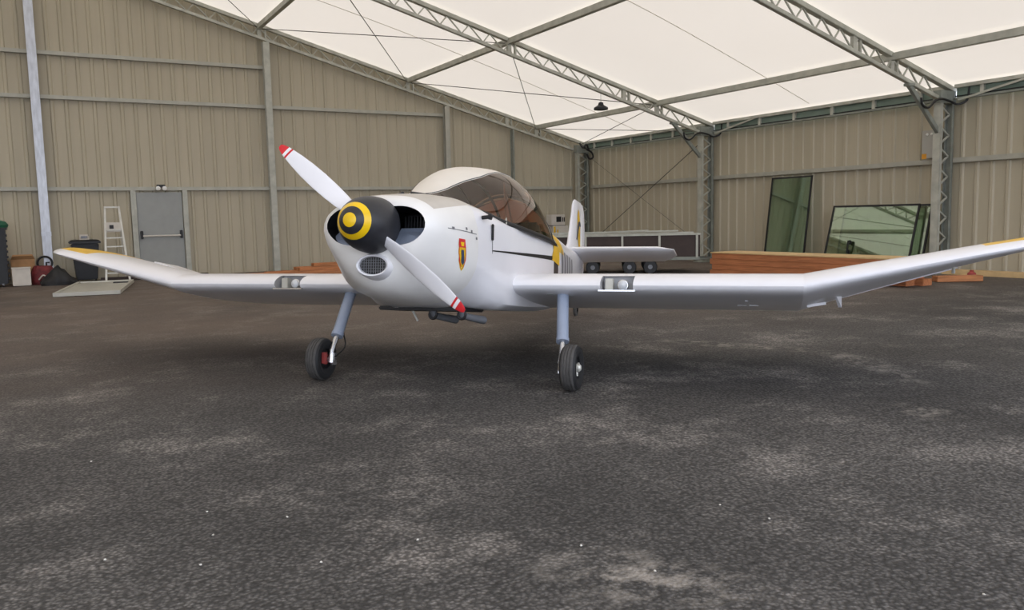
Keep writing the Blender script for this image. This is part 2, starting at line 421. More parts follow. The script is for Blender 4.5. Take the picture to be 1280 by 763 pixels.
# ---- eave girders
for i, lb in ((0,'eave girder between the corner and middle columns'), (1,'eave girder with green strip above the green glass sheets'), (2,'eave girder at upper right edge beyond the nearest column')):
    y0, y1 = BAYS[i]-.1, BAYS[i+1]+.1; L = y0-y1
    t = thing('eave_girder', 'long green-grey '+lb, 'eave girder', (XR-.12,(y0+y1)/2,3.52), group='eave girders')
    for z, h_, m_ in ((.115,.07,'galv'),(-.12,.04,'galvdark')):
        b = MB(); b.box((0,0,z), (.10,L,h_)); b.build('rail', m_, t, bevel=.004)
    b = MB(); b.box((.045,0,0), (.012,L,.22)); b.build('strip_panel', 'eavegreen', t)
    b = MB(); b.box((0,0,-.075), (.03,L,.02)); b.build('cable_rail', 'black', t)
    n = 6; pr = None
    for k in range(n):
        yy = -L/2+L*(k+.5)/n
        if pr is None: b = MB(); b.box((0,0,0), (.06,.07,.2)); pr = b.build('mullion', 'galv', t); pr.location = (0,yy,0)
        else: part_copy(pr, t, (0,yy,0))
    if i > 0:
        b = MB(); b.bar((-.06,L/2-.1,-.16), (-.02,L/2-1.5,.10), .04, .04); b.build('end_strut', 'galv', t)
# ---- purlins
for x, lb in ((5.5,'roof purlin furthest up the roof slope at the top edge of the photo'), (9.62,'middle roof purlin crossing above the canopy'), (13.9,'lowest roof purlin nearest the right wall')):
    b = MB(); z = zup(x)-.08
    b.bar((x,22.3,z), (x,-3.1,z), .11, .13); tag(b.build('roof_purlin', 'galv', bevel=.008), 'grey steel '+lb, 'purlin', 'roof purlins')
# ---- bracing cables
def cable(p, q, lb, r=.011, sag=.0):
    p, q = Vector(p), Vector(q); c = (p+q)/2; pts = [p.lerp(q,k/10)-c+Vector((0,0,-sag*math.sin(PI*k/10))) for k in range(11)]
    b = MB(); b.tube(pts, r, 6); o = b.build('bracing_cable', 'cable'); o.location = c; tag(o, lb, 'cable', 'bracing cables')
def nd(x, i, dz=-.12): return (x, BAYS[i], zup(x)+dz)
cable(nd(5.5,0), nd(9.62,1), 'roof bracing cable running from the back truss left node to the middle truss', .010)
cable(nd(9.62,0), nd(5.5,1), 'roof bracing cable rising steeply to the top edge of the photo', .010)
cable(nd(9.62,0), nd(13.9,1), 'long roof bracing cable passing just above the black hanging lamp', .010)
cable(nd(13.9,0), nd(9.62,1), 'steep roof bracing cable above the canopy dropping to the back truss', .010)
cable(nd(13.9,0), nd(15.8,1,-.2), 'lowest level roof bracing cable by the eave', .009)
cable(nd(15.6,0,-.1), nd(13.9,1), 'short roof bracing cable rising from the far corner', .009)
cable(nd(5.5,0), nd(1.3,1), 'roof bracing cable at the top edge left of the first purlin', .009)
cable((15.66,16.9,3.15), (15.66,21.9,.45), 'dark bracing cable slanting down the right wall to the far corner', .012)
cable((15.7,21.9,3.1), (15.7,16.9,.45), 'thin line standing in for a shadow across the dark cable on the right wall', .007)  # thinner cable added in place of a faint shadow line on the wall
# black electric cables looped on the column heads
for y, lb in ((16.56,'middle'),(9.96,'nearest')):
    b = MB(); c = Vector((15.5,y,3.4))
    P = [(-.75,-.05,-.02),(-.72,-.06,-.16),(-.55,-.07,-.2),(-.35,-.08,-.06),(-.2,-.1,-.02),(0,-.14,-.06),(.15,-.2,-.12),(.26,-.32,-.05),(.28,-.35,.18),(.29,-.35,.28)]
    b.tube(catmull(P, 40), .022, 7); o = b.build('power_cable', 'black'); o.location = c; tag(o, 'black power cable looped at the head of the %s lattice column' % lb, 'cable', 'power cables')
b = MB(); b.tube(catmull([(-.1,-.1,.1),(.05,-.15,.0),(.2,-.2,-.1),(.25,-.2,-.25),(.1,-.22,-.3),(0,-.2,-.15)], 30), .03, 7); b.tube(catmull([(-.2,-.1,.2),(-.1,-.15,.05),(.0,-.2,.15),(.1,-.2,-.05)],20),.03,7)
o = b.build('power_cable', 'black'); o.location = (15.5,22.1,3.4); tag(o, 'bundle of dark cables at the head of the corner column', 'cable', 'power cables')
# ---- pendant lamp
t = thing('pendant_lamp', 'small black dome lamp hanging from the middle roof truss', 'lamp', (12.16,16.56,3.86))
b = MB(); b.lathe([(.02,.16),(.055,.15),(.07,.09),(.17,.03),(.175,-.02),(.13,-.03),(0.001,-.03)], n=20); b.build('lamp_shade', 'black', t)
b = MB(); b.tube([(0,0,.15),(0,0,.40)], .005, 6); b.build('suspension_wire', 'cable', t)
# ---- emergency exit light and door
t = thing('emergency_light', 'twin-spot emergency light on the rail above the grey door', 'light', (2.89,22.33,2.23))
b = MB(); b.box((0,.02,.03), (.20,.06,.07)); b.build('housing', 'black', t, bevel=.008)
for s_ in (-1,1):
    b = MB(); b.lathe([(.02,-.02),(.05,0),(.055,.05),(.045,.055),(.001,.06)], (s_*.075,-.01,-.02), (0,-1,-.2), 14); b.build('spot', 'spotwhite', t)
d = thing('door_1', 'x', 'door', (2.85,22.49,0)); del d['label']; del d['category']; d['kind'] = 'structure'
b = MB(); b.box((0,0,1.06), (1.06,.05,2.1)); b.build('door_leaf', 'doorgrey', d, bevel=.004)
b = MB(); b.tube([(-.44,-.10,1.03),(.44,-.10,1.03)], .022, 10); pb = b.build('push_bar', 'boxwhite', d)
for s_ in (-1,1):
    b = MB(); b.box((s_*.46,-.07,1.06), (.06,.1,.2)); b.build('bar_bracket', 'black', d, bevel=.01)
# ---- twin-lamp wall box
t = thing('wall_box', 'pale grey wall box with two small lamps and an orange sticker, by the nearest column', 'electrical box', (15.72,10.30,2.27))
b = MB(); b.box((0,0,.29), (.16,.34,.56)); b.build('enclosure', 'elecbox', t, bevel=.008)
for s_ in (-1,1):
    b = MB(); b.lathe([(.02,0),(.028,.01),(.022,.025),(.001,.03)], (-.08,s_*.05,.49), (-1,0,0), 12); b.build('lamp', 'spotwhite', t)
b = MB(); b.box((-.081,.11,.06), (.003,.10,.10)); b.build('sticker', 'orange', t)

# ================================================================== THE AEROPLANE (x forward, y to its left wing, z up)
HD, TH = -0.8368, 0.1361
plane = thing('aeroplane', 'white two-seat low-wing aeroplane with cranked wings, bubble canopy and yellow-ringed black spinner', 'aeroplane', (2.7047,5.837,0))
psi = math.atan2(-math.cos(HD), math.sin(HD))
plane.rotation_mode = 'XYZ'; plane.rotation_euler = (0, -TH, psi)

NH = 30; ND = 15
def ring(x, half):                       # half profile (y,z) from top centre to bottom centre, mirrored to a closed ring
    h_ = [Vector((x,p[0],p[1])) for p in half]; return h_+[Vector((x,-p.y,p.z)) for p in reversed(h_[1:-1])]
def halfprof(deck, side):
    return catmull([(p[0],p[1],0) for p in deck], ND)+catmull([(p[0],p[1],0) for p in side], NH-ND+1)[1:]
def side_pts(wd, zb, sill, rb=0):
    return [(.975*wd,sill),(wd,sill-.12),(wd,(sill-.12+zb)/2+.04),(wd*(1-.03*rb),zb+.16+.08*rb),(wd*(.975-.07*rb),zb+.06+.05*rb),(wd*(.86-.16*rb),zb+.025*rb),(wd*.4,zb),(0,zb)]
def ctrl(wd, zb, sill, cr, rb=0):
    dd = cr-sill
    return halfprof([(0,cr),(.3*wd,cr-.06*dd),(.6*wd,cr-.24*dd),(.85*wd,cr-.55*dd),(.975*wd,sill)], side_pts(wd,zb,sill,rb))
def tub(wd, zb, sill, fl):
    P = [(t*(wd-.065),fl) for t in arc(0,1,8)]+[(wd-.065+.01*t,fl+(sill-fl)*t) for t in arc(.2,1,5)]+[(wd*.965,sill+.006),(.975*wd,sill)]
    return [Vector((p[0],p[1],0)) for p in P]+catmull([(p[0],p[1],0) for p in side_pts(wd,zb,sill)], NH-ND+1)[1:]
FW = halfprof([(0,1.405),(.2,1.395),(.36,1.36),(.44,1.305),(.47,1.27)], [(.47,1.27),(.508,1.14),(.512,.99),(.495,.86),(.425,.745),(.31,.665),(.15,.615),(0,.605)])
secs = [(.60,FW), (.45,ctrl(.52,.60,1.265,1.392,1.5)), (.30,ctrl(.528,.60,1.255,1.375,.7)), (.08,ctrl(.538,.60,1.25,1.345)), (-.10,ctrl(.543,.60,1.243,1.31)), (-.13,tub(.543,.60,1.243,.80)),
        (-.5,tub(.55,.60,1.25,.80)), (-1.0,tub(.545,.61,1.25,.80)), (-1.4,tub(.525,.63,1.25,.82)), (-1.64,tub(.50,.65,1.25,.85)), (-1.66,ctrl(.50,.65,1.25,1.46)), (-2.0,ctrl(.455,.69,1.25,1.50)), (-2.5,ctrl(.375,.76,1.26,1.49)),
        (-3.1,ctrl(.275,.86,1.28,1.465)), (-3.8,ctrl(.17,.98,1.31,1.45)), (-4.4,ctrl(.075,1.07,1.34,1.44)), (-4.72,ctrl(.03,1.12,1.35,1.42))]
b = MB(); b.loft([ring(x,h_) for x,h_ in secs]); nr = 2*NH-2
for i in range(4):
    for k in range(nr):
        if min(k, nr-1-k) < 12: b.mi[i*nr+k] = 3
# material split: yellow band behind the cockpit
fus_m = ['white','yellow','interior','antiglare']
fus = b.build('fuselage', fus_m, plane, angle=40)
for p in fus.data.polygons:
    c = p.center
    if -1.66 < c.x < -.09 and c.z > .78 and abs(c.y) < .515 and (p.normal.z > .9 or abs(p.normal.y) > .8 or abs(p.normal.x) > .8): p.material_index = 2

# yellow band, projected on to the fuselage side further below via decals
def bvh_of(o):
    bm = bmesh.new(); bm.from_mesh(o.data); t = BVHTree.FromBMesh(bm); bm.free(); return t
def decal(name, poly, surf, side, m, parent, off=.003, cuts=5, skew=0):
    # poly in (x,z); projected sideways on to the surface mesh
    poly = [(x+skew*(z-1.05), z) for x,z in poly]
    bm = bmesh.new(); f = bm.faces.new([bm.verts.new((x,0,z)) for x,z in poly]); bmesh.ops.triangulate(bm, faces=[f])
    for k in range(cuts):
        le = [e for e in bm.edges if e.calc_length() > .035]
        if not le: break
        bmesh.ops.subdivide_edges(bm, edges=le, cuts=1, use_grid_fill=False); bmesh.ops.triangulate(bm, faces=bm.faces[:])
    for v in bm.verts:
        best = None
        for t in (surf if isinstance(surf, list) else [surf]):
            loc, nrm, i, dist = t.ray_cast(Vector((v.co.x, side*2, v.co.z)), Vector((0,-side,0)))
            if loc and (best is None or loc.y*side > best[0].y*side): best = (loc, nrm)
        if best:
            n = best[1] if best[1].y*side > 0 else -best[1]; v.co = best[0]+n*off
    me = bpy.data.meshes.new(name); bm.to_mesh(me); bm.free(); me.materials.append(M[m])
    for p in me.polygons: p.use_smooth = True
    o = bpy.data.objects.new(name, me); COL.objects.link(o); o.parent = parent; return o
# ---- cowling
cs = [(.60,FW),
      (.80,[(0,1.385),(.2,1.375),(.36,1.335),(.46,1.25),(.50,1.12),(.495,.98),(.465,.86),(.38,.74),(.26,.675),(.13,.635),(0,.625)]),
      (.96,[(0,1.355),(.19,1.345),(.34,1.305),(.44,1.22),(.475,1.11),(.455,1.0),(.40,.90),(.30,.785),(.20,.71),(.10,.668),(0,.66)]),
      (1.08,[(0,1.33),(.18,1.318),(.31,1.275),(.41,1.20),(.435,1.11),(.40,1.0),(.325,.90),(.235,.805),(.15,.745),(.075,.712),(0,.705)]),
      (1.14,[(0,1.31),(.165,1.30),(.285,1.26),(.375,1.19),(.40,1.11),(.36,1.01),(.28,.925),(.20,.855),(.13,.81),(.065,.785),(0,.78)]),
      (1.17,[(0,1.285),(.15,1.275),(.26,1.235),(.34,1.175),(.36,1.11),(.32,1.03),(.24,.965),(.165,.92),(.11,.89),(.05,.872),(0,.868)]),
      (1.178,[(0,1.25),(.13,1.24),(.22,1.21),(.29,1.165),(.31,1.11),(.27,1.05),(.2,1.0),(.13,.965),(.08,.95),(.04,.94),(0,.938)])]
b = MB(); b.loft([ring(x,pr if len(pr) == NH else halfprof(pr[:4]+[((pr[3][0]*.85+pr[4][0]*.15),(pr[3][1]*.85+pr[4][1]*.15))],[((pr[3][0]*.85+pr[4][0]*.15),(pr[3][1]*.85+pr[4][1]*.15))]+pr[4:])) for x,pr in cs]); nr = 2*NH-2
for i in range(3):
    for k in range(nr):
        if min(k, nr-1-k) < 12: b.mi[i*nr+k] = 1
cowl = b.build('cowling', ['cream','antiglare'], plane, angle=50)
# cheek intakes
for s_ in (1,-1):
    P = [(v.x,v.y) for v in catmull([(.05,1.237,0),(.20,1.24,0),(.29,1.215,0),(.345,1.165,0),(.355,1.10,0),(.32,1.045,0),(.25,1.0,0),(.12,.978,0),(.05,.972,0)],26)]
    P0 = [(.05,1.235),(.20,1.24),(.29,1.215),(.345,1.165),(.355,1.10),(.32,1.045),(.25,1.0),(.12,.975),(.05,.97)]
    b = MB(); b.loft([[Vector((x,s_*y,z)) for y,z in P] for x in (.78,1.3)], smooth=False); cut = b.build('cutter', 'black'); cut.parent = plane
    boolcut(cowl, cut)
for p in cowl.data.polygons: p.use_smooth = True
try: cowl.data.set_sharp_from_angle(angle=math.radians(42))
except Exception: pass
cowl_t = bvh_of(cowl); fus_t = bvh_of(fus)
# cylinder heads inside the cheeks
for s_ in (1,-1):
    b = MB()
    for k in range(9): b.box((.88,s_*(.12+.022*k),1.10), (.16,.008,.2))
    b.box((.88,s_*.2,1.10), (.11,.2,.13)); b.build('engine_cylinder', 'darkmetal', plane)
    b = MB(); q = [(1.15,s_*.10,.965),(1.15,s_*.33,1.03),(.98,s_*.345,1.118),(.98,s_*.10,1.118)]; b.add(q+[(x,y,z-.012) for x,y,z in q], [(0,1,2,3),(7,6,5,4),(0,4,5,1),(1,5,6,2),(2,6,7,3),(3,7,4,0)]); b.build('intake_lip', 'strut', plane)
# chin intake
NE = 28
def ell(x, cy, cz, a, bb): return [Vector((x,cy+a*math.cos(2*PI*k/NE),cz+bb*math.sin(2*PI*k/NE))) for k in range(NE)]
b = MB(); b.loft([ell(.90,0,.83,.15,.12),ell(1.06,0,.842,.142,.104),ell(1.14,0,.85,.130,.088),ell(1.185,0,.852,.124,.079),ell(1.204,0,.853,.114,.070),ell(1.198,0,.853,.102,.060),ell(1.165,0,.853,.098,.056)], True, False)
chin = b.build('chin_intake', 'white', plane)
b = MB(); b.add(ell(1.176,0,.853,.100,.058), [tuple(range(NE))]); b.build('intake_mesh', 'black', chin)
b = MB()
for k in range(-5,6):
    y = k*.017; h_ = .054*math.sqrt(max(0,1-(y/.1)**2)); b.bar((1.181,y,.853-h_), (1.181,y,.853+h_), .004, .004)
for k in range(-2,3):
    z = k*.018; h_ = .1*math.sqrt(max(0,1-(z/.056)**2)); b.bar((1.181,-h_,.853+z), (1.181,h_,.853+z), .003, .003)
b.build('intake_grille', 'steelgrey', chin)
# ---- propeller and spinner
HX, HZ = 1.262, 1.108
prop = MB(); R0, PA = .868, .68
def blade(sg):
    d_ = Vector((0, sg*math.cos(PA), -sg*math.sin(PA))); mv = Vector((1,0,0)).cross(d_)*1.0
    rings = []; mi = []
    st = [(.10,.090,.050,52),(.17,.105,.042,48),(.26,.122,.032,40),(.36,.130,.024,33),(.48,.130,.019,27),(.60,.120,.015,22),(.70,.101,.012,19),(.765,.083,.010,17),(.772,.081,.010,17),(.787,.077,.009,17),(.788,.077,.009,17),(.808,.070,.008,16),(.809,.070,.008,16),(.835,.056,.006,16),(.855,.042,.005,16),(.868,.022,.003,16)]
    for r_, ch, th, tw in st:
        a = math.radians(tw); cv = mv*math.cos(a)+Vector((1,0,0))*math.sin(a); nv = Vector((1,0,0))*math.cos(a)-mv*math.sin(a)
        c = Vector((HX,0,HZ))+d_*r_; rg = []
        for k in range(20):
            t = 2*PI*k/20; u = math.cos(t)*.5; v = math.sin(t)
            rg.append(c+cv*ch*(u)+nv*th*(.5*v if v > 0 else .25*v)*(1.0-.5*u))
        rings.append(rg)
    b = MB(); b.loft(rings); n = len(b.f)-2
    for i in range(len(rings)-1):
        r_ = (st[i][0]+st[i+1][0])/2; m_ = 1 if (.772 <= r_ <= .787 or r_ > .809) else 0
        for k in range(20): b.mi[i*20+k] = m_
    b.mi[-1] = 1
    return b
# blades must turn so that the upper one shows its broad face to the nose's left side
sp = []
for k in range(41):
    ph = PI/2*k/40; t = math.sin(ph); x = .33*t; sp.append((.186*max(0,1-t**2.15)**.5+.0005, x))
mi = [0 if sp[i][0] > .119 else (1 if sp[i][0] > .090 else (0 if sp[i][0] > .050 else 1)) for i in range(len(sp)-1)]
b = MB(); b.lathe([(.001,-.02),(.17,-.02),(.186,-.01)]+sp, (1.19,0,1.115), (1,0,-.01), 40, mi=[0,0,0]+mi)
spin = b.build('spinner', ['spinblk','spinyel'], plane, angle=60)
bl = [blade(1).build('propeller_blade', ['white','red'], plane, angle=60), blade(-1).build('propeller_blade', ['white','red'], plane, angle=60)]
b = MB()
for k in range(10):
    a = 2*PI*k/10+.2; r_ = .168; b.lathe([(.006,0),(.006,.004),(.001,.005)], (1.27,r_*math.cos(a)*1.0,1.115+r_*math.sin(a)), Vector((.35,math.cos(a),math.sin(a))), 8)
b.build('spinner_screws', 'steelgrey', spin)
b = MB(); b.box((1.478,.066,1.115), (.02,.03,.008), Euler((0,0,-.9)).to_matrix()); b.build('spinner_mark', 'white', spin)

# ---- wing
def foil(ch, th=.125, n=22):
    up_, lo = [], []
    for k in range(n+1):
        x = .5*(1-math.cos(PI*k/n)); yt = 5*th*(.2969*math.sqrt(x)-.126*x-.3516*x*x+.2843*x**3-.1036*x**4); yc = .022*(1-((x-.25)/.75)**2) if x > .25 else .022*(1-((.25-x)/.25)**2)
        up_.append((x*ch, (yc+yt)*ch)); lo.append((x*ch, (yc-yt)*ch))
    return up_[::-1]+lo[1:-1]
INC = math.radians(4.6)
def wring(y, xle, zle, ch, th=.125, inc=INC, notch=None):
    r_ = []
    for x, z in foil(ch, th):
        px, pz = x*math.cos(inc)+z*math.sin(inc)*0, z*math.cos(inc)-x*math.sin(inc)
        if notch and x < notch and -.05 < z < .085: px = max(px, notch)
        r_.append(Vector((xle-px, y, zle+pz)))
    return r_
YK, XLE, ZLE = 2.69, -.11, .795
ys = [-YK,-1.58,-1.30,-.55,0,.55,1.24,1.48,2.0,YK]
b = MB(); b.loft([wring(y,XLE,ZLE,1.70) for y in (-YK,-2,-1,0,1,2,YK)]); wing = b.build('wing_centre_section', 'white', plane, angle=50)
for yc in (1.36,-1.49):
    b = MB(); b.loft([[Vector((x,y,z)) for x,z in ((.1,.752),(-.26,.752),(-.26,.872),(.1,.872))] for y in (yc-.125,yc+.125)], smooth=False)
    cut = b.build('cutter', 'recess'); cut.parent = plane; boolcut(wing, cut)
for p in wing.data.polygons: p.use_smooth = True
wing.data.set_sharp_from_angle(angle=math.radians(40))
for yc in (1.36,-1.49):
    lt = MB(); lt.lathe([(.018,-.06),(.036,-.03),(.044,.0),(.04,.006),(.001,.012)], (-.19,yc+.035,.80), (1,0,0), 20); L_ = lt.build('landing_light', 'chrome', plane)
    b = MB(); b.lathe([(.036,.0),(.024,.014),(.001,.02)], (-.178,yc+.035,.80), (1,0,0), 20); b.build('lens', 'lampglass', L_)
    b = MB(); b.box((-.215,yc-.07,.806), (.07,.06,.09)); b.build('light_bracket', 'panelgrey', L_, bevel=.004)
    b = MB(); b.bar((-.125,yc-.14,.756), (-.125,yc+.14,.756), .03, .012); b.build('light_sill', 'chrome', L_)
def outer(sg):
    st = [(2.69,-.11,.795,1.70,.125),(2.9,-.123,.837,1.65,.119),(3.15,-.138,.887,1.59,.110),(3.42,-.158,.940,1.51,.101),(3.7,-.18,.996,1.43,.092),(3.86,-.197,1.028,1.385,.086),(4.15,-.24,1.084,1.26,.078),(4.27,-.30,1.107,1.12,.072),(4.335,-.39,1.119,.92,.064),(4.36,-.52,1.124,.62,.050)]
    b = MB(); b.loft([wring(sg*y,x,z,c_,t_,INC*(1-1.25*(y-2.69)/1.5)) for y,x,z,c_,t_ in st])
    for i in range(len(st)-1):
        if 3.8 < st[i][0] < 4.3:
            for k in range(0,18): b.mi[i*44+k] = 1
    o = b.build('outer_wing_panel', ['white','yellow'], plane, angle=50)
    return o, st
for sg in (1,-1):
    o, st = outer(sg)
    # aileron: a slim wedge along the trailing edge, two-tone
    b = MB(); rows = []
    for y in arc(2.80,3.86,9):
        for i in range(len(st)-1):
            if st[i][0] <= y <= st[i+1][0]:
                t = (y-st[i][0])/(st[i+1][0]-st[i][0]); xl, zl, c_ = [st[i][k]*(1-t)+st[i+1][k]*t for k in (1,2,3)]
        inc = INC*(1-1.25*(y-2.69)/1.5); x0 = .74*c_; x1 = 1.005*c_
        f = lambda x, z: Vector((xl-x*math.cos(inc), sg*y, zl+z-x*math.sin(inc)))
        lift = .03
        rows.append([f(x0,.045*c_), f(x0,-.02*c_), f(x1,.0+lift-.012), f(x1,.012+lift)])
    b.loft(rows, smooth=False)
    for i in range(8):
        pass
    b.build('aileron', 'white', plane); o['sg'] = sg; panels = globals().setdefault('panels', {}); panels[sg] = o; del o['sg']
# small fittings below the right-hand wing in the photo
def under(o, segs, name, m):              # thin strips lying on the wing's lower surface
    bm = bmesh.new(); bm.from_mesh(o.data); t = BVHTree.FromBMesh(bm); bm.free(); b = MB()
    for (xa,ya),(xb,yb),hw in segs:
        d = Vector((xb-xa,yb-ya,0)); n = Vector((-d.y,d.x,0)).normalized()*hw; rows = []
        for k in range(13):
            p = Vector((xa,ya,0))+d*k/12; r_ = []
            for q in (p-n, p+n):
                loc = t.ray_cast(Vector((q.x,q.y,0)), Vector((0,0,1)))[0]; r_.append(loc-Vector((0,0,.004)))
            rows.append([r_[0],r_[1],r_[1]+Vector((0,0,.003)),r_[0]+Vector((0,0,.003))])
        b.loft(rows, smooth=False)
    return b.build(name, m, plane)
under(wing, [((-.45,2.29),(-1.25,2.29),.011), ((-.78,2.21),(-.78,2.37),.018)], 'pale_cross', 'white')  # pale cross of thin white strips on the lower surface
b = MB(); b.bar((-.90,2.735,.678), (-.90,2.875,.702), .01, .022); b.bar((-.90,2.75,.70), (-.90,2.75,.66+.02), .008, .01); b.build('light_catch_plate', 'white', plane)  # plate stood upright to catch light and show as a pale strip
b = MB(); b.add([(-.70,2.93,.77),(-.90,2.99,.76),(-.90,2.99,.67),(-.70,2.92,.77),(-.90,2.965,.76),(-.90,2.965,.67)], [(0,1,2),(5,4,3),(0,3,4,1),(1,4,5,2),(2,5,3,0)]); b.build('aileron_horn', 'white', plane)
b = MB(); b.tube([(-.6,3.72,.97),(-.62,3.72,.92)], .012, 8); b.build('tie_down_ring', 'alu', plane)
# wing root fillets
for sg in (1,-1):
    rows = []
    for k in range(16):
        x = -.085-.1*k; g_ = min(1,(k+.3)/3.5)
        u_ = .025+.1*k/1.0; zt = ZLE-math.sin(INC)*(.1*k)+ (.012+.10*math.sin(min(1,k/5)*PI/2))*(1 if k < 6 else 1-(k-6)*.085)
        pr = []
        for j in range(8):
            t = j/7*PI/2; pr.append(Vector((x, sg*(.49+.17*g_*(1-math.sin(t))), zt-.03+.19*g_*(1-math.cos(t)))))
        pr.append(Vector((x,sg*.45,zt-.03))); rows.append(pr)
    b = MB(); b.loft(rows); b.build('wing_root_fairing', 'white', plane, angle=60)

# ---- undercarriage
def wheel_leg(sg):
    top = Vector((-.30,sg*.93-.03,.78)); low = Vector((.0-.06,sg*.965,.36)); ax = Vector((.024,sg*1.06,.1735)); inn = Vector((.01,sg*.975,.175))
    b = MB(); dd = (low-top).normalized(); b.tube([top, top.lerp(low,.93), top.lerp(low,.935), low], [.046,.046,.05,.05], 18)
    leg = b.build('undercarriage_leg', 'strut', plane)
    b = MB(); b.tube([low, inn+Vector((-.005,0,.06)), inn+Vector((0,0,-.03))], [.022,.022,.026], 12); b.tube([inn, ax+Vector((0,sg*.05,0))], .018, 12); b.box(inn+Vector((-.03,-sg*.01,.0)), (.05,.03,.10)); b.build('axle_fork', 'chrome', leg)
    b = MB(); b.tube(catmull([top+Vector((-.05,0,-.05)), low+Vector((-.05,-sg*.03,.1)), low+Vector((-.09,-sg*.03,-.08)), inn+Vector((-.02,-sg*.03,.02))], 20), .006, 6); b.build('brake_hose', 'black', leg)
    b = MB(); b.box(top+Vector((.0,sg*-.09,-.045)), (.10,.05,.02)); b.box(top+Vector((-.02,sg*.07,-.05)), (.06,.03,.02)); b.build('leg_bracket', 'galvdark', leg)
    # wheel
    R = .173; W = .062; b = MB()
    prof = [(.085,-W*.75),(.125,-W*1.02),(.152,-W*.98),(.166,-W*.75),(.172,-W*.55),(.172,-W*.42),(.168,-W*.40),(.168,-W*.32),(.1735,-W*.30),(.1735,-W*.04),(.169,-W*.02),(.169,W*.02),(.1735,W*.04),(.1735,W*.30),(.168,W*.32),(.168,W*.40),(.172,W*.42),(.172,W*.55),(.166,W*.75),(.152,W*.98),(.125,W*1.02),(.085,W*.75)]
    mi = [1 if (i < 3 or i > 17) else 0 for i in range(len(prof)-1)]
    b.lathe(prof, ax, (0,1,0), 44, mi=mi); tyre = b.build('tyre', ['rubber','sidewall'], plane, angle=25)
    b = MB(); b.lathe([(.001,-W*.5),(.05,-W*.55),(.08,-W*.45),(.09,-W*.72),(.092,-W*.78),(.092,W*.78),(.09,W*.72),(.08,W*.45),(.05,W*.55),(.001,W*.5)], ax, (0,1,0), 30); hub = b.build('wheel_rim', 'black' , plane)
    b = MB(); b.lathe([(.001,W*.5),(.03,W*.55),(.03,W*.95),(.018,W*1.15),(.001,W*1.2)], ax, (0,sg,0), 14)
    for k in range(3): a = 2*PI*k/3+.5; b.bar(ax+Vector((0,sg*W*.6,0)), ax+Vector((.06*math.cos(a),sg*W*.62,.06*math.sin(a))), .018, .012)
    b.build('hub_cap', 'alu', hub)
    b = MB(); b.lathe([(.001,W*.5),(.045,W*.55),(.045,W*.75),(.001,W*.75)], ax, (0,-sg,0), 18); b.box(ax+Vector((.035,-sg*W*.85,.01)), (.035,.03,.09)); b.build('brake_caliper', 'redcan', hub)
wheel_leg(1); wheel_leg(-1)
# tailwheel
b = MB(); b.tube([(-4.15,0,1.06),(-4.42,0,.86),(-4.5,0,.76)], [.02,.016,.014], 10); tl = b.build('tailwheel_spring', 'darkmetal', plane)
b = MB(); zc = .07/math.cos(TH)+4.5*math.tan(TH); b.lathe([(.03,-.02),(.06,-.022),(.07,-.012),(.07,.012),(.06,.022),(.03,.02)], (-4.5,0,zc), (0,1,0), 24); b.build('tailwheel_tyre', 'rubber', tl)
b = MB(); b.bar((-4.5,.03,zc), (-4.47,.03,.79), .01, .02); b.bar((-4.5,-.03,zc), (-4.47,-.03,.79), .01, .02); b.tube([(-4.5,-.035,zc),(-4.5,.035,zc)], .012, 8); b.build('tailwheel_fork', 'darkmetal', tl)

# ---- tail
def symfoil(ch, th, n=12):
    u = []
    for k in range(n+1):
        x = .5*(1-math.cos(PI*k/n)); u.append((x*ch, 5*th*(.2969*math.sqrt(x)-.126*x-.3516*x*x+.2843*x**3-.1036*x**4)*ch))
    return u[::-1]+[(x,-y) for x,y in u[1:-1]]
b = MB(); rings = []
for z, xl, ch, th in ((1.36,-3.78,.95,.09),(1.46,-3.92,.80,.10),(1.52,-4.02,.71,.11),(1.8,-4.13,.60,.11),(2.03,-4.215,.515,.11),(2.085,-4.25,.47,.08),(2.115,-4.31,.38,.04)):
    rings.append([Vector((xl-x,y,z)) for x,y in symfoil(ch,th)])
b.loft(rings); fin = b.build('tail_fin', 'white', plane, angle=50); fin_t = bvh_of(fin)
b = MB(); rings = []
for z, xl, ch in ((1.14,-4.70,.20),(1.5,-4.70,.24),(1.8,-4.70,.23),(2.0,-4.70,.19),(2.10,-4.68,.12)):
    rings.append([Vector((xl-x,y,z)) for x,y in symfoil(ch,.08)])
b.loft(rings); b.build('rudder', 'white', plane, angle=50)
for s_ in (1,-1):
    decal('fin_emblem', [(-4.42,2.0),(-4.50,1.97),(-4.56,1.85),(-4.60,1.70),(-4.60,1.52),(-4.56,1.40+.08),(-4.48,1.50),(-4.42,1.62),(-4.37,1.78),(-4.37,1.92)], fin_t, s_, 'yellow', fin, .004, 6)
    decal('fin_bird', [(-4.28,1.60),(-4.32,1.64),(-4.37,1.78),(-4.44,1.845),(-4.54,1.85),(-4.62,1.82),(-4.61,1.79),(-4.50,1.79),(-4.44,1.74),(-4.40,1.66),(-4.34,1.59)], fin_t, s_, 'blue', fin, .008, 6)
b = MB(); rings = []
for y in [-1.28,-1.22,-1.1,-.8,-.4,0,.4,.8,1.1,1.22,1.28]:
    a = abs(y); e = .0 if a < 1.1 else (a-1.1)**1.3*1.8; xl = -4.02-.05*a-e; ch = .86-.06*a-2.2*e
    z = 1.455+.0*a
    rings.append([Vector((xl-x*math.cos(.10), y, z+t-x*math.sin(.13))) for x,t in symfoil(ch,.11 if a < 1.2 else .07)])
b.loft(rings); b.build('tailplane', 'white', plane, angle=50)

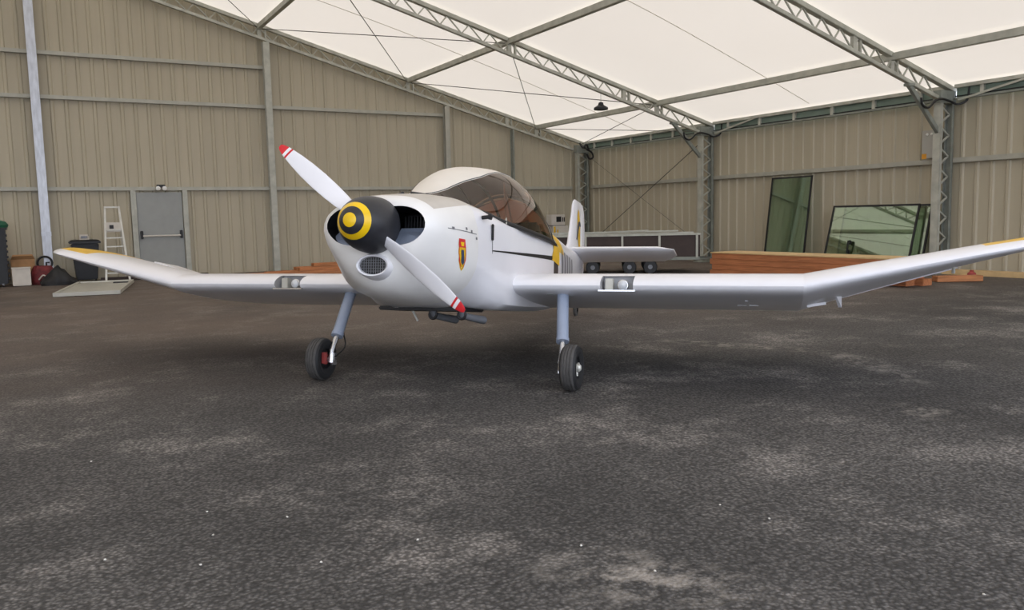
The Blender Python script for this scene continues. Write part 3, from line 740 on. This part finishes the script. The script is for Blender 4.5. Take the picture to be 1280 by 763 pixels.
# ---- canopy
CAN = [(.70,.03,1.392,1.396,2,1),(.62,.13,1.385,1.408,2,1),(.51,.20,1.375,1.437,2,1),(.40,.26,1.36,1.477,2,1),(.30,.32,1.34,1.53,2,1),(.18,.385,1.32,1.597,2,1),(.05,.44,1.285,1.665,2,1.08),(-.10,.495,1.262,1.722,2,1.25),(-.25,.535,1.25,1.764,2.1,1.55),(-.45,.56,1.24,1.798,2.3,1.95),(-.75,.565,1.24,1.828,2.4,2.05),(-1.05,.555,1.24,1.812,2.2,1.9),(-1.30,.53,1.24,1.765,2.0,1.65),(-1.52,.495,1.24,1.695,2.0,1.55),(-1.72,.45,1.25,1.61,2.0,1.6),(-1.88,.39,1.28,1.54,2.0,1.7),(-1.98,.30,1.34,1.49,2.0,1.8)]
def can_at5(x):
    for i in range(len(CAN)-1):
        if CAN[i][0] >= x >= CAN[i+1][0]:
            t = (CAN[i][0]-x)/(CAN[i][0]-CAN[i+1][0]); h = CAN[i+1][0]-CAN[i][0]; out = []
            a, d = CAN[max(0,i-1)], CAN[min(len(CAN)-1,i+2)]
            for k in range(1,6):
                p0, p1 = CAN[i][k], CAN[i+1][k]
                m0 = (p1-a[k])/(CAN[i+1][0]-a[0])*h; m1 = (d[k]-p0)/(d[0]-CAN[i][0])*h
                out.append((2*t**3-3*t*t+1)*p0+(t**3-2*t*t+t)*m0+(3*t*t-2*t**3)*p1+(t**3-t*t)*m1)
            return out
    return list(CAN[-1][1:])
def can_at(x): return can_at5(x)[:3]
def can_pt(x, y, sc_=1.0):
    wd, zb, cr, p_, q_ = can_at5(x); t = min(1, abs(y)/wd); z = zb+(cr-zb)*max(0,1-t**p_)**(1/q_); return Vector((x, y*sc_, zb+(z-zb)*sc_))
def band(x):
    if x > .3: return .02+(.7-x)*.30
    if x > -.2: return .14+(.3-x)*.22
    return .25+(-.2-x)*.045
xs = [.70,.66,.62,.565,.51,.455,.40,.35,.30,.24,.18,.115,.05,-.025,-.09,-.15,-.3,-.45,-.6,-.75,-.9,-1.05,-1.18,-1.30,-1.42,-1.52,-1.62,-1.72,-1.80,-1.88,-1.98]
def canrow(x, a, e, n=14, sc_=1.0):
    wd, zb, cr = can_at(x); out = []
    t0, t1 = math.asin(min(1,a/wd)), math.asin(min(1,e/wd))
    for k in range(n):
        y = wd*math.sin(t0+(t1-t0)*k/(n-1)); out.append(can_pt(x, y, sc_))
    return out
for s_ in (1,-1):
    rows = []
    for x in xs:
        if x > .67: continue
        wd = can_at(x)[0]; bx = min(band(x), wd*.9) if x > -1.45 else 0.0
        rows.append([Vector((p.x, s_*p.y, p.z)) for p in canrow(x, bx, wd)])
    b = MB(); b.loft(rows, False, False, closed=False); o = b.build('canopy_window', 'canopyglass', plane, angle=80)
rows = []; 
for x in xs:
    if x < -1.46: continue
    wd = can_at(x)[0]; bx = min(band(x)+.006, wd*.97); h_ = canrow(x, 0, bx, 9, 1.004); rows.append([Vector((p.x,-p.y,p.z)) for p in h_[::-1]]+h_[1:])
b = MB(); b.loft(rows, False, False, closed=False); o = b.build('canopy_roof', 'roofwhite', plane, angle=80)
md = o.modifiers.new('thick','SOLIDIFY'); md.thickness = .006; md.offset = 0
for s_ in (1,-1):
    b = MB(); pts = [can_pt(x, s_*min(band(x), can_at(x)[0]*.9), 1.004) for x in xs if -1.46 < x < .67]; b.tube(pts, .006, 6)
    b.build('roof_edge_seal', 'black', plane)
    b = MB(); pts = [Vector((x, s_*can_at(x)[0]*1.0, can_at(x)[1]+.012)) for x in xs]; b.tube(pts, [.012 if x > .12 else .02 for x in xs], 8); b.build('canopy_rail', 'black', plane)
def arch(x, lean, r_, m_, sc_=.985, a0=1.0):
    wd, zb, cr = can_at(x); pts = []
    for k in range(33):
        a = -PI/2+PI*k/32; y = wd*math.sin(a)*a0; p = can_pt(x, y, sc_); p.x += lean*(p.z-zb); pts.append(p)
    b = MB(); b.tube(pts, r_, 8); return b.build('canopy_arch', m_, plane)
arch(-.02, -.55, .011, 'black'); arch(-1.45, 0, .014, 'black')
# windscreen braces and interior
b = MB(); b.box((-.17,0,1.16), (.08,.98,.30)); b.build('instrument_panel', 'interior', plane, bevel=.02)
for s_ in (1,-1):
    st = MB(); st.box((-1.12,s_*.24,1.14), (.12,.42,.56), Euler((0,-.25,0)).to_matrix()); seat = st.build('seat', 'seat', plane, bevel=.03)
    st = MB(); st.box((-.86,s_*.24,.90), (.5,.42,.12)); st.build('seat_cushion', 'seat', seat, bevel=.03)
    st = MB(); st.tube([(-.40,s_*.2,.86),(-.28,s_*.2,1.08),(-.24,s_*.2,1.16)], .012, 8); st.build('control_stick', 'black', plane)
b = MB(); b.tube(catmull([(-1.40,.33,1.32),(-1.36,.33,1.40),(-1.36,.27,1.46),(-1.36,.21,1.40),(-1.40,.21,1.32)],16), .012, 8); b.lathe([(.03,-.02),(.04,0),(.03,.02)], (-1.28,.36,1.37), (0,1,0), 12); b.build('headset', 'boxwhite', plane)
b = MB(); b.bar((-.05,.50,1.27), (-.62,.28,1.70), .012, .012); b.bar((-.05,-.50,1.27), (-.62,-.28,1.70), .012, .012); b.bar((-.95,.30,1.20), (-.62,.28,1.70), .012, .012); b.build('cabin_brace', 'alu', plane)

# ---- decals and small fittings on the fuselage side
S = [cowl_t, fus_t]
YEL = [(-1.44,1.24),(-1.76,1.24),(-1.72,1.06),(-1.28,1.09)]
for s_ in (1,-1):
    decal('yellow_band', YEL, fus_t, s_, 'yellow', fus, .003, 6)
    decal('yellow_shoulder', [(-1.70,1.20),(-1.70,1.40),(-2.05,1.40),(-2.15,1.20)], fus_t, s_, 'yellow', fus, .003, 6)
    decal('side_stripe', [(.34,1.018),(.34,1.026),(-1.33,1.125),(-1.33,1.085)], fus_t, s_, 'darkmetal', fus, .003, 6)
    for k, (x0,x1) in enumerate(((-1.92,-2.05),(-2.2,-2.32),(-2.48,-2.60),(-2.78,-2.90),(-3.1,-3.2))):
        decal('registration_mark', [(x0,1.24),(x1,1.24),(x1,.86+.04*k),(x0,.86+.04*k)], fus_t, s_, 'letter', fus, .003, 5)
bx = .86
sh = decal('shield_badge', [(bx+0.0360,1.05),(bx-0.0360,1.05),(bx-0.0372,.98),(bx-0.0310,.91),(bx-0.0186,.865),(bx,.845),(bx+0.0186,.865),(bx+0.0310,.91),(bx+0.0372,.98)], S, 1, 'yellow', cowl, .003, 6, .35)
decal('badge_top', [(bx+0.0372,1.055),(bx-0.0372,1.055),(bx-0.0372,1.0),(bx+0.0372,1.0)], S, 1, 'red', sh, .005, 5, .35)
decal('badge_crest', [(bx+0.0217,1.035),(bx-0.0217,1.035),(bx-0.0124,1.008),(bx+0.0124,1.008)], S, 1, 'spinyel', sh, .007, 4, .35)
decal('badge_centre', [(bx+0.0136,.985),(bx-0.0136,.985),(bx-0.0124,.90),(bx,.885),(bx+0.0124,.90)], S, 1, 'blue', sh, .006, 5, .35)
decal('badge_border', [(bx+0.0360,1.0),(bx+0.0310,1.0),(bx+0.0285,.93),(bx+0.0124,.875),(bx+0.0149,.87),(bx+0.0322,.92)], S, 1, 'red', sh, .006, 5, .35)
decal('badge_border', [(bx-0.0360,1.0),(bx-0.0310,1.0),(bx-0.0285,.93),(bx-0.0124,.875),(bx-0.0149,.87),(bx-0.0322,.92)], S, 1, 'red', sh, .006, 5, .35)
b = MB(); b.tube([(.50,.50,1.245),(.50,.56,1.25)], .014, 10); b.lathe([(.02,0),(.024,.02),(.001,.03)], (.50,.55,1.25), (0,1,0), 12); b.build('outlet_pipe', 'darkmetal', plane)
b = MB(); b.box((.36,.534,1.155), (.03,.012,.12)); b.build('latch', 'darkmetal', plane, bevel=.004)
decal('access_hatch_line', [(.34,1.0),(.35,1.0),(.35,1.12),(.34,1.12)], S, 1, 'letter', fus, .002, 4)
decal('cowl_split_line', [(1.02,1.108),(1.02,1.113),(.63,1.113),(.63,1.108)], S, 1, 'letter', cowl, .002, 4)
for x, z in ((.97,1.115),(.80,1.13),(.72,1.12),(.64,1.08)):
    decal('fastener', [(x+.012,z+.009),(x-.012,z+.009),(x-.012,z-.009),(x+.012,z-.009)], S, 1, 'letter', cowl, .004, 2)
# ---- belly: exhausts and drain
b = MB(); b.box((.20,0,.592), (.50,.66,.03)); b.build('belly_slab', 'black', plane, bevel=.008)  # flat black slab under the belly, along a dark gap
for y in (.07,.30):
    b = MB(); b.tube([(.36,y,.60),(.335,y,.545),(.22,y+.03,.53),(.04,y+.06,.515)], [.024,.026,.027,.032], 14); e = b.build('exhaust_pipe', 'pipegrey', plane)
    b = MB(); pts = [Vector((.345,y+.028*math.cos(2*PI*k/16),.548+.028*math.sin(2*PI*k/16))) for k in range(16)]; b.tube(pts, .012, 6, closed=True); b.build('pipe_clamp', 'black', e)
    b = MB(); b.tube([(.34,y,.64),(.34,y,.575)], .008, 8); b.build('hanger', 'chrome', e)
b = MB(); b.tube([(.30,-.155,.64),(.24,-.10,.50)], .010, 8); b.build('drain_tube', 'alu', plane)
b = MB(); b.tube([(.45,-.20,.61),(.40,-.10,.60),(.34,-.04,.60)], .02, 8); b.build('breather_pipe', 'chrome', plane)

# ================================================================== THINGS ALONG THE BACK WALL
# dark wheelie container at far left
t = thing('storage_container', 'tall dark container with a green sack on top at the left edge of the photo', 'container', (-.80,21.78,0))
b = MB(); b.loft([[Vector((sx*(.30+.02*k),sy*(.26+.02*k),.06+k*1.22)) for sx,sy in ((-1,-1),(1,-1),(1,1),(-1,1))] for k in (0,1)], smooth=False); b.build('body', 'greenblk', t, bevel=.02)
b = MB(); b.box((0,0,1.29), (.72,.64,.05)); b.build('rim', 'black', t, bevel=.015)
b = MB()
for k in range(9): b.box((.325,-.1,.18+k*.12), (.03,.3,.05))
b.build('rib', 'darkmetal', t)
for sx in (-.2,.2):
    b = MB(); b.lathe([(.001,-.02),(.06,-.02),(.06,.02),(.001,.02)], (sx,-.2,.06), (1,0,0), 16); b.build('wheel', 'steelgrey', t)
b = MB(); b.lathe([(.27,0),(.29,.06),(.24,.13),(.12,.17),(.001,.18)], n=18)
o = b.build('green_sack', 'green'); o.location = (-.70,21.78,1.316); tag(o, 'green plastic sack lying on the dark container at the left edge', 'sack')
# white carton, cardboard box, red bag, black hoop, black sheet
t = thing('white_carton', 'small off-white carton on the floor beside the dark container', 'box', (-.24,21.66,0))
b = MB(); b.box((0,0,.20), (.36,.32,.38)); b.build('body', 'boxwhite', t, bevel=.01)
b = MB(); b.box((0,0,.405), (.38,.34,.03)); b.build('lid', 'boxwhite', t, bevel=.006)
b = MB(); b.loft([[Vector((sx*.24,sy*.16,z)) for sx,sy in ((-1,-1),(1,-1),(1,1),(-1,1))] for z in (0,.58)], smooth=False)
b.add([(-.24,-.16,.58),(.24,-.16,.58),(.20,-.24,.66),(-.2,-.24,.66)], [(0,1,2,3)]); b.add([(-.24,.16,.58),(.24,.16,.58),(.20,.22,.68),(-.2,.22,.68)], [(0,1,2,3)])
o = b.build('cardboard_box', 'card'); o.location = (-.20,22.30,0); tag(o, 'open brown cardboard box behind the white carton and red bag', 'box')
t = thing('red_bag', 'dark red patterned bag on the floor left of the bright silver post', 'bag', (.19,21.84,0))
b = MB(); rg = []
for z, a, c in ((0,.24,.16),(.1,.26,.18),(.25,.25,.17),(.36,.21,.12),(.42,.17,.07)): rg.append([Vector((a*math.cos(2*PI*k/20)*(1+.06*math.sin(5*k)),c*math.sin(2*PI*k/20),z+.015*math.sin(3*k))) for k in range(20)])
b.loft(rg); b.build('body', 'redbag', t)
b = MB(); b.tube(catmull([(-.10,-.18,.12),(0,-.20,.22),(.1,-.18,.12),(.16,-.15,.24)],20), .016, 6); b.build('strap', 'boxwhite', t)
b = MB(); pts = [Vector((.15*math.cos(2*PI*k/24),.02*math.sin(4*PI*k/24),.15+.15*math.sin(2*PI*k/24))) for k in range(24)]; b.tube(pts, .025, 8, closed=True); b.tube([(x_*1,.03,.16+.0) for x_ in (.1,.03)]+[(.03,.03,.05)], .018, 6)
o = b.build('hose_coil', 'bagblack'); o.location = (.24,22.14,.326); 
b2 = MB(); b2.box((0,0,.16), (.22,.2,.32)); oo = b2.build('hose_box', 'greenblk', bevel=.02); oo.location = (.24,22.14,0); tag(oo, 'low dark box behind the red bag carrying the black hose ring', 'box')
tag(o, 'upright black hose ring standing behind the red bag', 'hose')
b = MB(); rg = []; random.seed(11)
HT = [.08,.18,.26,.34,.42,.45,.36,.34,.24,.16,.12,.06]
for k in range(12):
    x = -.40+.78*k/11; ww = .10+.16*math.sin(PI*(k+.5)/12)
    rg.append([Vector((x+random.uniform(-.02,.02), ww*math.cos(PI*j/12)*random.uniform(.85,1.1), max(0,HT[k]*math.sin(PI*j/12)**.8*random.uniform(.82,1.08)))) for j in range(13)])
b.loft(rg, closed=True, smooth=False); o = b.build('black_sheet', 'bagblack', angle=60); o.location = (.52,21.34,0); tag(o, 'crumpled heap of black sheeting on the floor left of the black bin', 'sheet')
# wheelie bin
t = thing('rubbish_bin', 'black wheeled rubbish bin standing behind the left wing tip', 'bin', (1.09,22.05,0))
b = MB(); b.loft([[Vector((sx*a,sy*c,z)) for sx,sy in ((-1,-1),(1,-1),(1,1),(-1,1))] for z,a,c in ((.05,.22,.20),(.90,.29,.26))], smooth=False); b.build('body', 'greenblk', t, bevel=.02)
b = MB(); b.box((0,-.02,.93), (.66,.60,.05)); b.loft([[Vector((sx*a,sy*c,z)) for sx,sy in ((-1,-1),(1,-1),(1,1),(-1,1))] for z,a,c in ((.955,.32,.28),(.99,.27,.22))], smooth=False); b.build('lid', 'greenblk', t, bevel=.01)
for sx in (-.2,.2):
    b = MB(); b.lathe([(.001,-.02),(.09,-.02),(.09,.02),(.001,.02)], (sx,.2,.09), (1,0,0), 16); b.build('wheel', 'rubber', t)
b = MB(); b.tube([(-.2,.3,.95),(-.2,.33,.98),(.2,.33,.98),(.2,.3,.95)], .014, 8); b.build('handle', 'greenblk', t)
t = thing('small_tray', 'small white tray sitting on the lid of the black bin', 'tray', (1.09,22.05,.993))
b = MB(); b.box((0,0,.01), (.2,.16,.02)); b.box((0,.07,.07), (.18,.012,.10)); b.box((-.09,0,.05), (.012,.14,.07)); b.box((.09,0,.05), (.012,.14,.07)); b.build('body', 'boxwhite', t)
b = MB(); b.box((0,.0,.06), (.13,.08,.05)); b.build('contents', 'steelgrey', t)
# stepladder
t = thing('stepladder', 'pale aluminium stepladder standing by the wall left of the grey door', 'ladder', (1.70,21.62,0)); t.scale = (.87,.87,.87)
for s_ in (-1,1):
    b = MB(); b.bar((s_*.29,-.30,0), (s_*.17,.12,2.02), .05, .025, (0,1,0)); b.build('front_rail', 'alu', t)
    b = MB(); b.bar((s_*.26,.40,0), (s_*.18,.10,1.35), .03, .02, (0,1,0)); b.build('rear_leg', 'alu', t)
for k in range(5):
    f_ = .12+.14*k; f_ = (k+1)*.235/2.02; z = f_*2.02; yy = -.30+.42*f_; ww = .29-.12*f_
    b = MB(); b.box((0,yy+.02,z), (2*ww,.09,.03)); b.build('step', 'alu', t)
b = MB(); b.box((0,.06,1.38), (.40,.24,.025)); b.build('platform', 'alu', t); b = MB(); b.box((0,.10,2.0), (.36,.05,.04)); b.build('top_bar', 'alu', t)
b = MB(); b.box((0,.0,1.46), (.36,.02,.26)); b.build('tool_plate', 'boxwhite', t)
b = MB(); b.box((-.05,-.02,1.47), (.1,.03,.1)); b.build('tool_recess', 'darkmetal', t)
# grey panel lying on the floor, plank
t = thing('floor_panel', 'large pale sheet panel lying flat on the floor below the left wing tip', 'panel', (1.12,19.1,0), (0,0,-.17))
b = MB(); b.box((0,0,.03), (1.15,3.3,.045)); b.build('sheet', 'panelgrey', t, bevel=.006)
for s_ in (-1,1):
    b = MB(); b.box((s_*.55,0,.065), (.05,3.3,.03)); b.build('edge_rail', 'panelgrey', t)
    b = MB(); b.box((0,s_*1.625,.065), (1.05,.05,.03)); b.build('end_rail', 'panelgrey', t)
b = MB(); b.box((.35,1.1,.062), (.3,.2,.02)); b.build('cut_out', 'black', t)
b = MB(); b.box((0,0,.05), (2.4,.16,.09)); o = b.build('dark_plank', 'brownpanel', bevel=.008); o.location = (2.55,21.6,0); o.rotation_euler = (0,0,-.03); tag(o, 'dark plank lying at the foot of the back wall below the grey door', 'plank')
# ---- loose timber behind the aeroplane on the left
random.seed(3)
kk = 0
tl_lab = ['lowest pale timber batten of the loose pile behind the left wing', 'timber batten at the left end of the loose pile, jutting out lowest', 'upper timber batten of the loose pile, slanting up to the cowling', 'dark-edged timber batten in the middle of the loose pile', 'topmost timber batten of the loose pile beside the nose', 'short timber batten crossing the loose pile near the post', 'front timber batten of the loose pile behind the left wing', 'back timber batten of the loose pile behind the left wing']
lay = [(5.6,19.75,.038,3.6,.0),(5.3,19.30,.038,3.7,.0),(6.2,19.72,.115,3.0,.02),(5.75,19.30,.115,3.2,-.02),(6.6,19.74,.192,2.4,.03),(6.5,19.32,.192,2.2,-.03),(5.7,18.98,.038,3.5,.0),(6.75,19.62,.269,1.9,.04)]
for (x,y,z,L,a), lb in zip(lay, tl_lab):
    b = MB(); b.box((0,0,0), (L,.2,.075)); o = b.build('timber_batten', 'wood', bevel=.006); o.location = (x,y,z); o.rotation_euler = (0,0,a); tag(o, lb, 'timber', 'loose timber battens')
# ---- stacked timber by the right wall
names_ = ['bottom','second','third','topmost']; rows_ = ['front','middle','rear']
for r_ in range(3):
    for k in range(4):
        L = 4.1+.2*((k*2+r_)%3); b = MB(); b.box((0,0,0), (.24,L,.112)); o = b.build('timber_beam', 'woody', bevel=.006)
        o.location = (12.45+.26*r_, 13.0-L/2-.06*((k+r_)%2), .058+.114*k); tag(o, 'long orange-brown timber beam in the stack by the right wall, %s layer of the %s row' % (names_[k], rows_[r_]), 'timber', 'stacked timber beams')
b = MB(); b.box((0,0,0), (.78,4.3,.022)); o = b.build('cover_board', 'paleboard', bevel=.003); o.location = (12.71,10.83,.468); tag(o, 'long pale board lying on top of the stacked timber beams', 'board')
# plank and pale strip seen beneath the right-hand wing
for i, (x,y,z,L,a,m_,lb) in enumerate(((14.0,8.62,.06,.8,-.52,'wood','short orange plank on the floor seen just below the right wing'), (15.5,8.3,.05,3.5,1.5708,'paleboard','pale strip along the foot of the right wall at the right edge'))):
    b = MB(); b.box((0,0,0), (L,.2,.1)); o = b.build('floor_plank', m_, bevel=.006); o.location = (x,y,z); o.rotation_euler = (0,0,a); tag(o, lb, 'plank')
b = MB(); b.lathe([(.001,0),(.07,0),(.08,.05),(.07,.13),(.03,.16),(.001,.16)], n=16); b.box((0,0,.17), (.05,.05,.03)); o = b.build('red_canister', 'redcan'); o.location = (14.42,8.62,0); tag(o, 'small red canister on the floor seen just below the right wing', 'canister')

# ---- glass sheets leaning on the right wall
def pane(name, yc, wd, hgt, xb, xt, lb, m_, frame=.035):
    lean = math.atan2(xt-xb, math.sqrt(hgt**2-(xt-xb)**2))
    t = thing(name, lb, 'glass sheet', (xb,yc,.02), (0,lean,0), 'glass sheets')
    b = MB(); b.box((0,0,hgt/2), (.012,wd-.03,hgt-.03)); b.build('pane', m_, t)
    b = MB()
    for s_ in (-1,1): b.box((0,s_*(wd/2-frame/2),hgt/2), (.035,frame,hgt))
    b.box((0,0,hgt-frame/2), (.035,wd,frame)); b.box((0,0,frame/2), (.035,wd,frame)); b.build('frame', 'black', t, bevel=.004)
    return t
pane('glass_sheet', 13.72, 1.20, 2.10, 15.32, 15.60, 'tall narrow dark green glass sheet leaning on the right wall', 'panedark')
p2 = pane('glass_sheet', 11.40, 2.08, 1.42, 15.12, 15.50, 'wide pale green glass sheet leaning in front of another by the right wall', 'paneglass')
pane('glass_sheet', 11.20, 2.06, 1.40, 15.28, 15.62, 'framed glass sheet half hidden behind the wide pale green one', 'paneglass')
t = thing('suction_lifter', 'black suction lifter clamped low on the wide pale green glass sheet', 'tool', (15.18,11.80,.40))
b = MB(); b.lathe([(.05,0),(.045,.015),(.015,.02),(.015,.04)], (0,0,0), (-1,0,0), 16); b.build('suction_cup', 'black', t)
b = MB(); b.lathe([(.05,0),(.045,.015),(.015,.02),(.015,.04)], (.055,0,.20), (-1,0,0), 16); b.build('suction_cup', 'black', t)
b = MB(); b.bar((-.045,0,-.03), (.005,0,.24), .03, .025, (0,1,0)); b.build('handle', 'black', t)

# ---- trailer behind the tail
t = thing('cargo_trailer', 'low trailer with dark brown side panels and metal posts behind the tailplane', 'trailer', (11.25,15.25,0), (0,0,-.6435))
L = 4.1
b = MB(); b.box((0,0,.33), (L,1.5,.06)); b.build('deck', 'galvdark', t, bevel=.006)
for s_ in (-1,1):
    b = MB(); b.box((0,s_*.73,.60), (L,.02,.46)); b.build('side_panel', 'brownpanel', t)
    b = MB(); b.box((0,s_*.75,.855), (L+.04,.04,.04)); b.build('top_rail', 'galv', t)
    for k in range(6):
        b = MB(); b.box((-L/2+.06+k*(L-.12)/5,s_*.755,.6), (.045,.03,.5)); b.build('side_post', 'galv', t)
for s_ in (-1,1):
    b = MB(); b.box((s_*L/2,0,.60), (.02,1.46,.46)); b.build('end_panel', 'brownpanel', t)
    for x in (-.75,-.25,.55,1.0):
        b = MB(); b.lathe([(.05,-.06),(.14,-.06),(.155,-.03),(.155,.03),(.14,.06),(.05,.06),(.05,-.06)], (x,s_*.62,.155), (0,1,0), 20); w_ = b.build('wheel', 'black', t)
        b = MB(); b.lathe([(.001,-.03),(.06,-.03),(.06,.03),(.001,.03)], (x,s_*.62+(-.02),.155), (0,1,0), 14); b.build('wheel_rim', 'steelgrey', w_)
for s_ in (-1,1):
    b = MB(); b.bar((L/2-.1,s_*.55,.30), (L/2+.62,0,.27), .05, .06); b.build('drawbar', 'galvdark', t)
b = MB(); b.box((L/2+.66,0,.29), (.14,.08,.09)); b.tube([(L/2+.60,.08,.0),(L/2+.60,.08,.36)], .02, 8); b.build('coupling', 'darkmetal', t)
b = MB(); b.bar((-1.0,-.68,.90), (1.0,.3,.93), .04, .03); b.bar((-1.6,.2,.905), (1.7,.55,.905), .05, .03); o = b.build('metal_bar', 'galv', t)
# ---- white and yellow cabinet in the corner behind the tail
t = thing('control_cabinet', 'white cabinet with small dark screen and yellow edge in the far corner beyond the canopy', 'cabinet', (14.38,22.05,0))
b = MB(); b.box((.06,0,.50), (.56,.40,1.0)); b.build('body', 'boxwhite', t, bevel=.01)
b = MB(); b.box((0,0,1.18), (.52,.30,.34)); b.build('head', 'boxwhite', t, bevel=.015)
b = MB(); b.box((.02,-.155,1.20), (.18,.01,.17)); b.build('screen', 'black', t)
for k in (0,1):
    b = MB(); b.box((.17+.06*k,-.155,1.19), (.03,.012,.14)); b.build('button_strip', 'darkmetal', t)
b = MB(); b.box((0,0,1.005), (.54,.34,.02)); b.build('collar', 'black', t)
b = MB(); b.box((-.17,-.205,.55), (.06,.01,.85)); b.box((-.06,-.205,.5), (.04,.01,.75)); b.build('yellow_edge', 'yellow', t)

# ---- white stone chips on the asphalt
random.seed(5)
for x, y in [(.2,5.05),(.6,3.84),(.57,3.53),(.16,3.5),(.47,3.24),(.87,3.01),(.89,3.57),(2.57,2.64),(2.62,2.4),(2.68,1.52),(1.88,2.26),(1.27,3.01),(1.79,2.6)]:
    bm = bmesh.new(); bmesh.ops.create_icosphere(bm, subdivisions=1, radius=.006)
    for v in bm.verts: v.co *= random.uniform(.7,1.2); v.co.z = v.co.z*.7+.005
    me = bpy.data.meshes.new('stone_chip'); bm.to_mesh(me); bm.free(); me.materials.append(M['stone'])
    o = bpy.data.objects.new('stone_chip', me); COL.objects.link(o); o.location = (x,y,.001); tag(o, 'tiny white stone chip lying loose on the dark asphalt floor', 'stone', 'white stone chips')
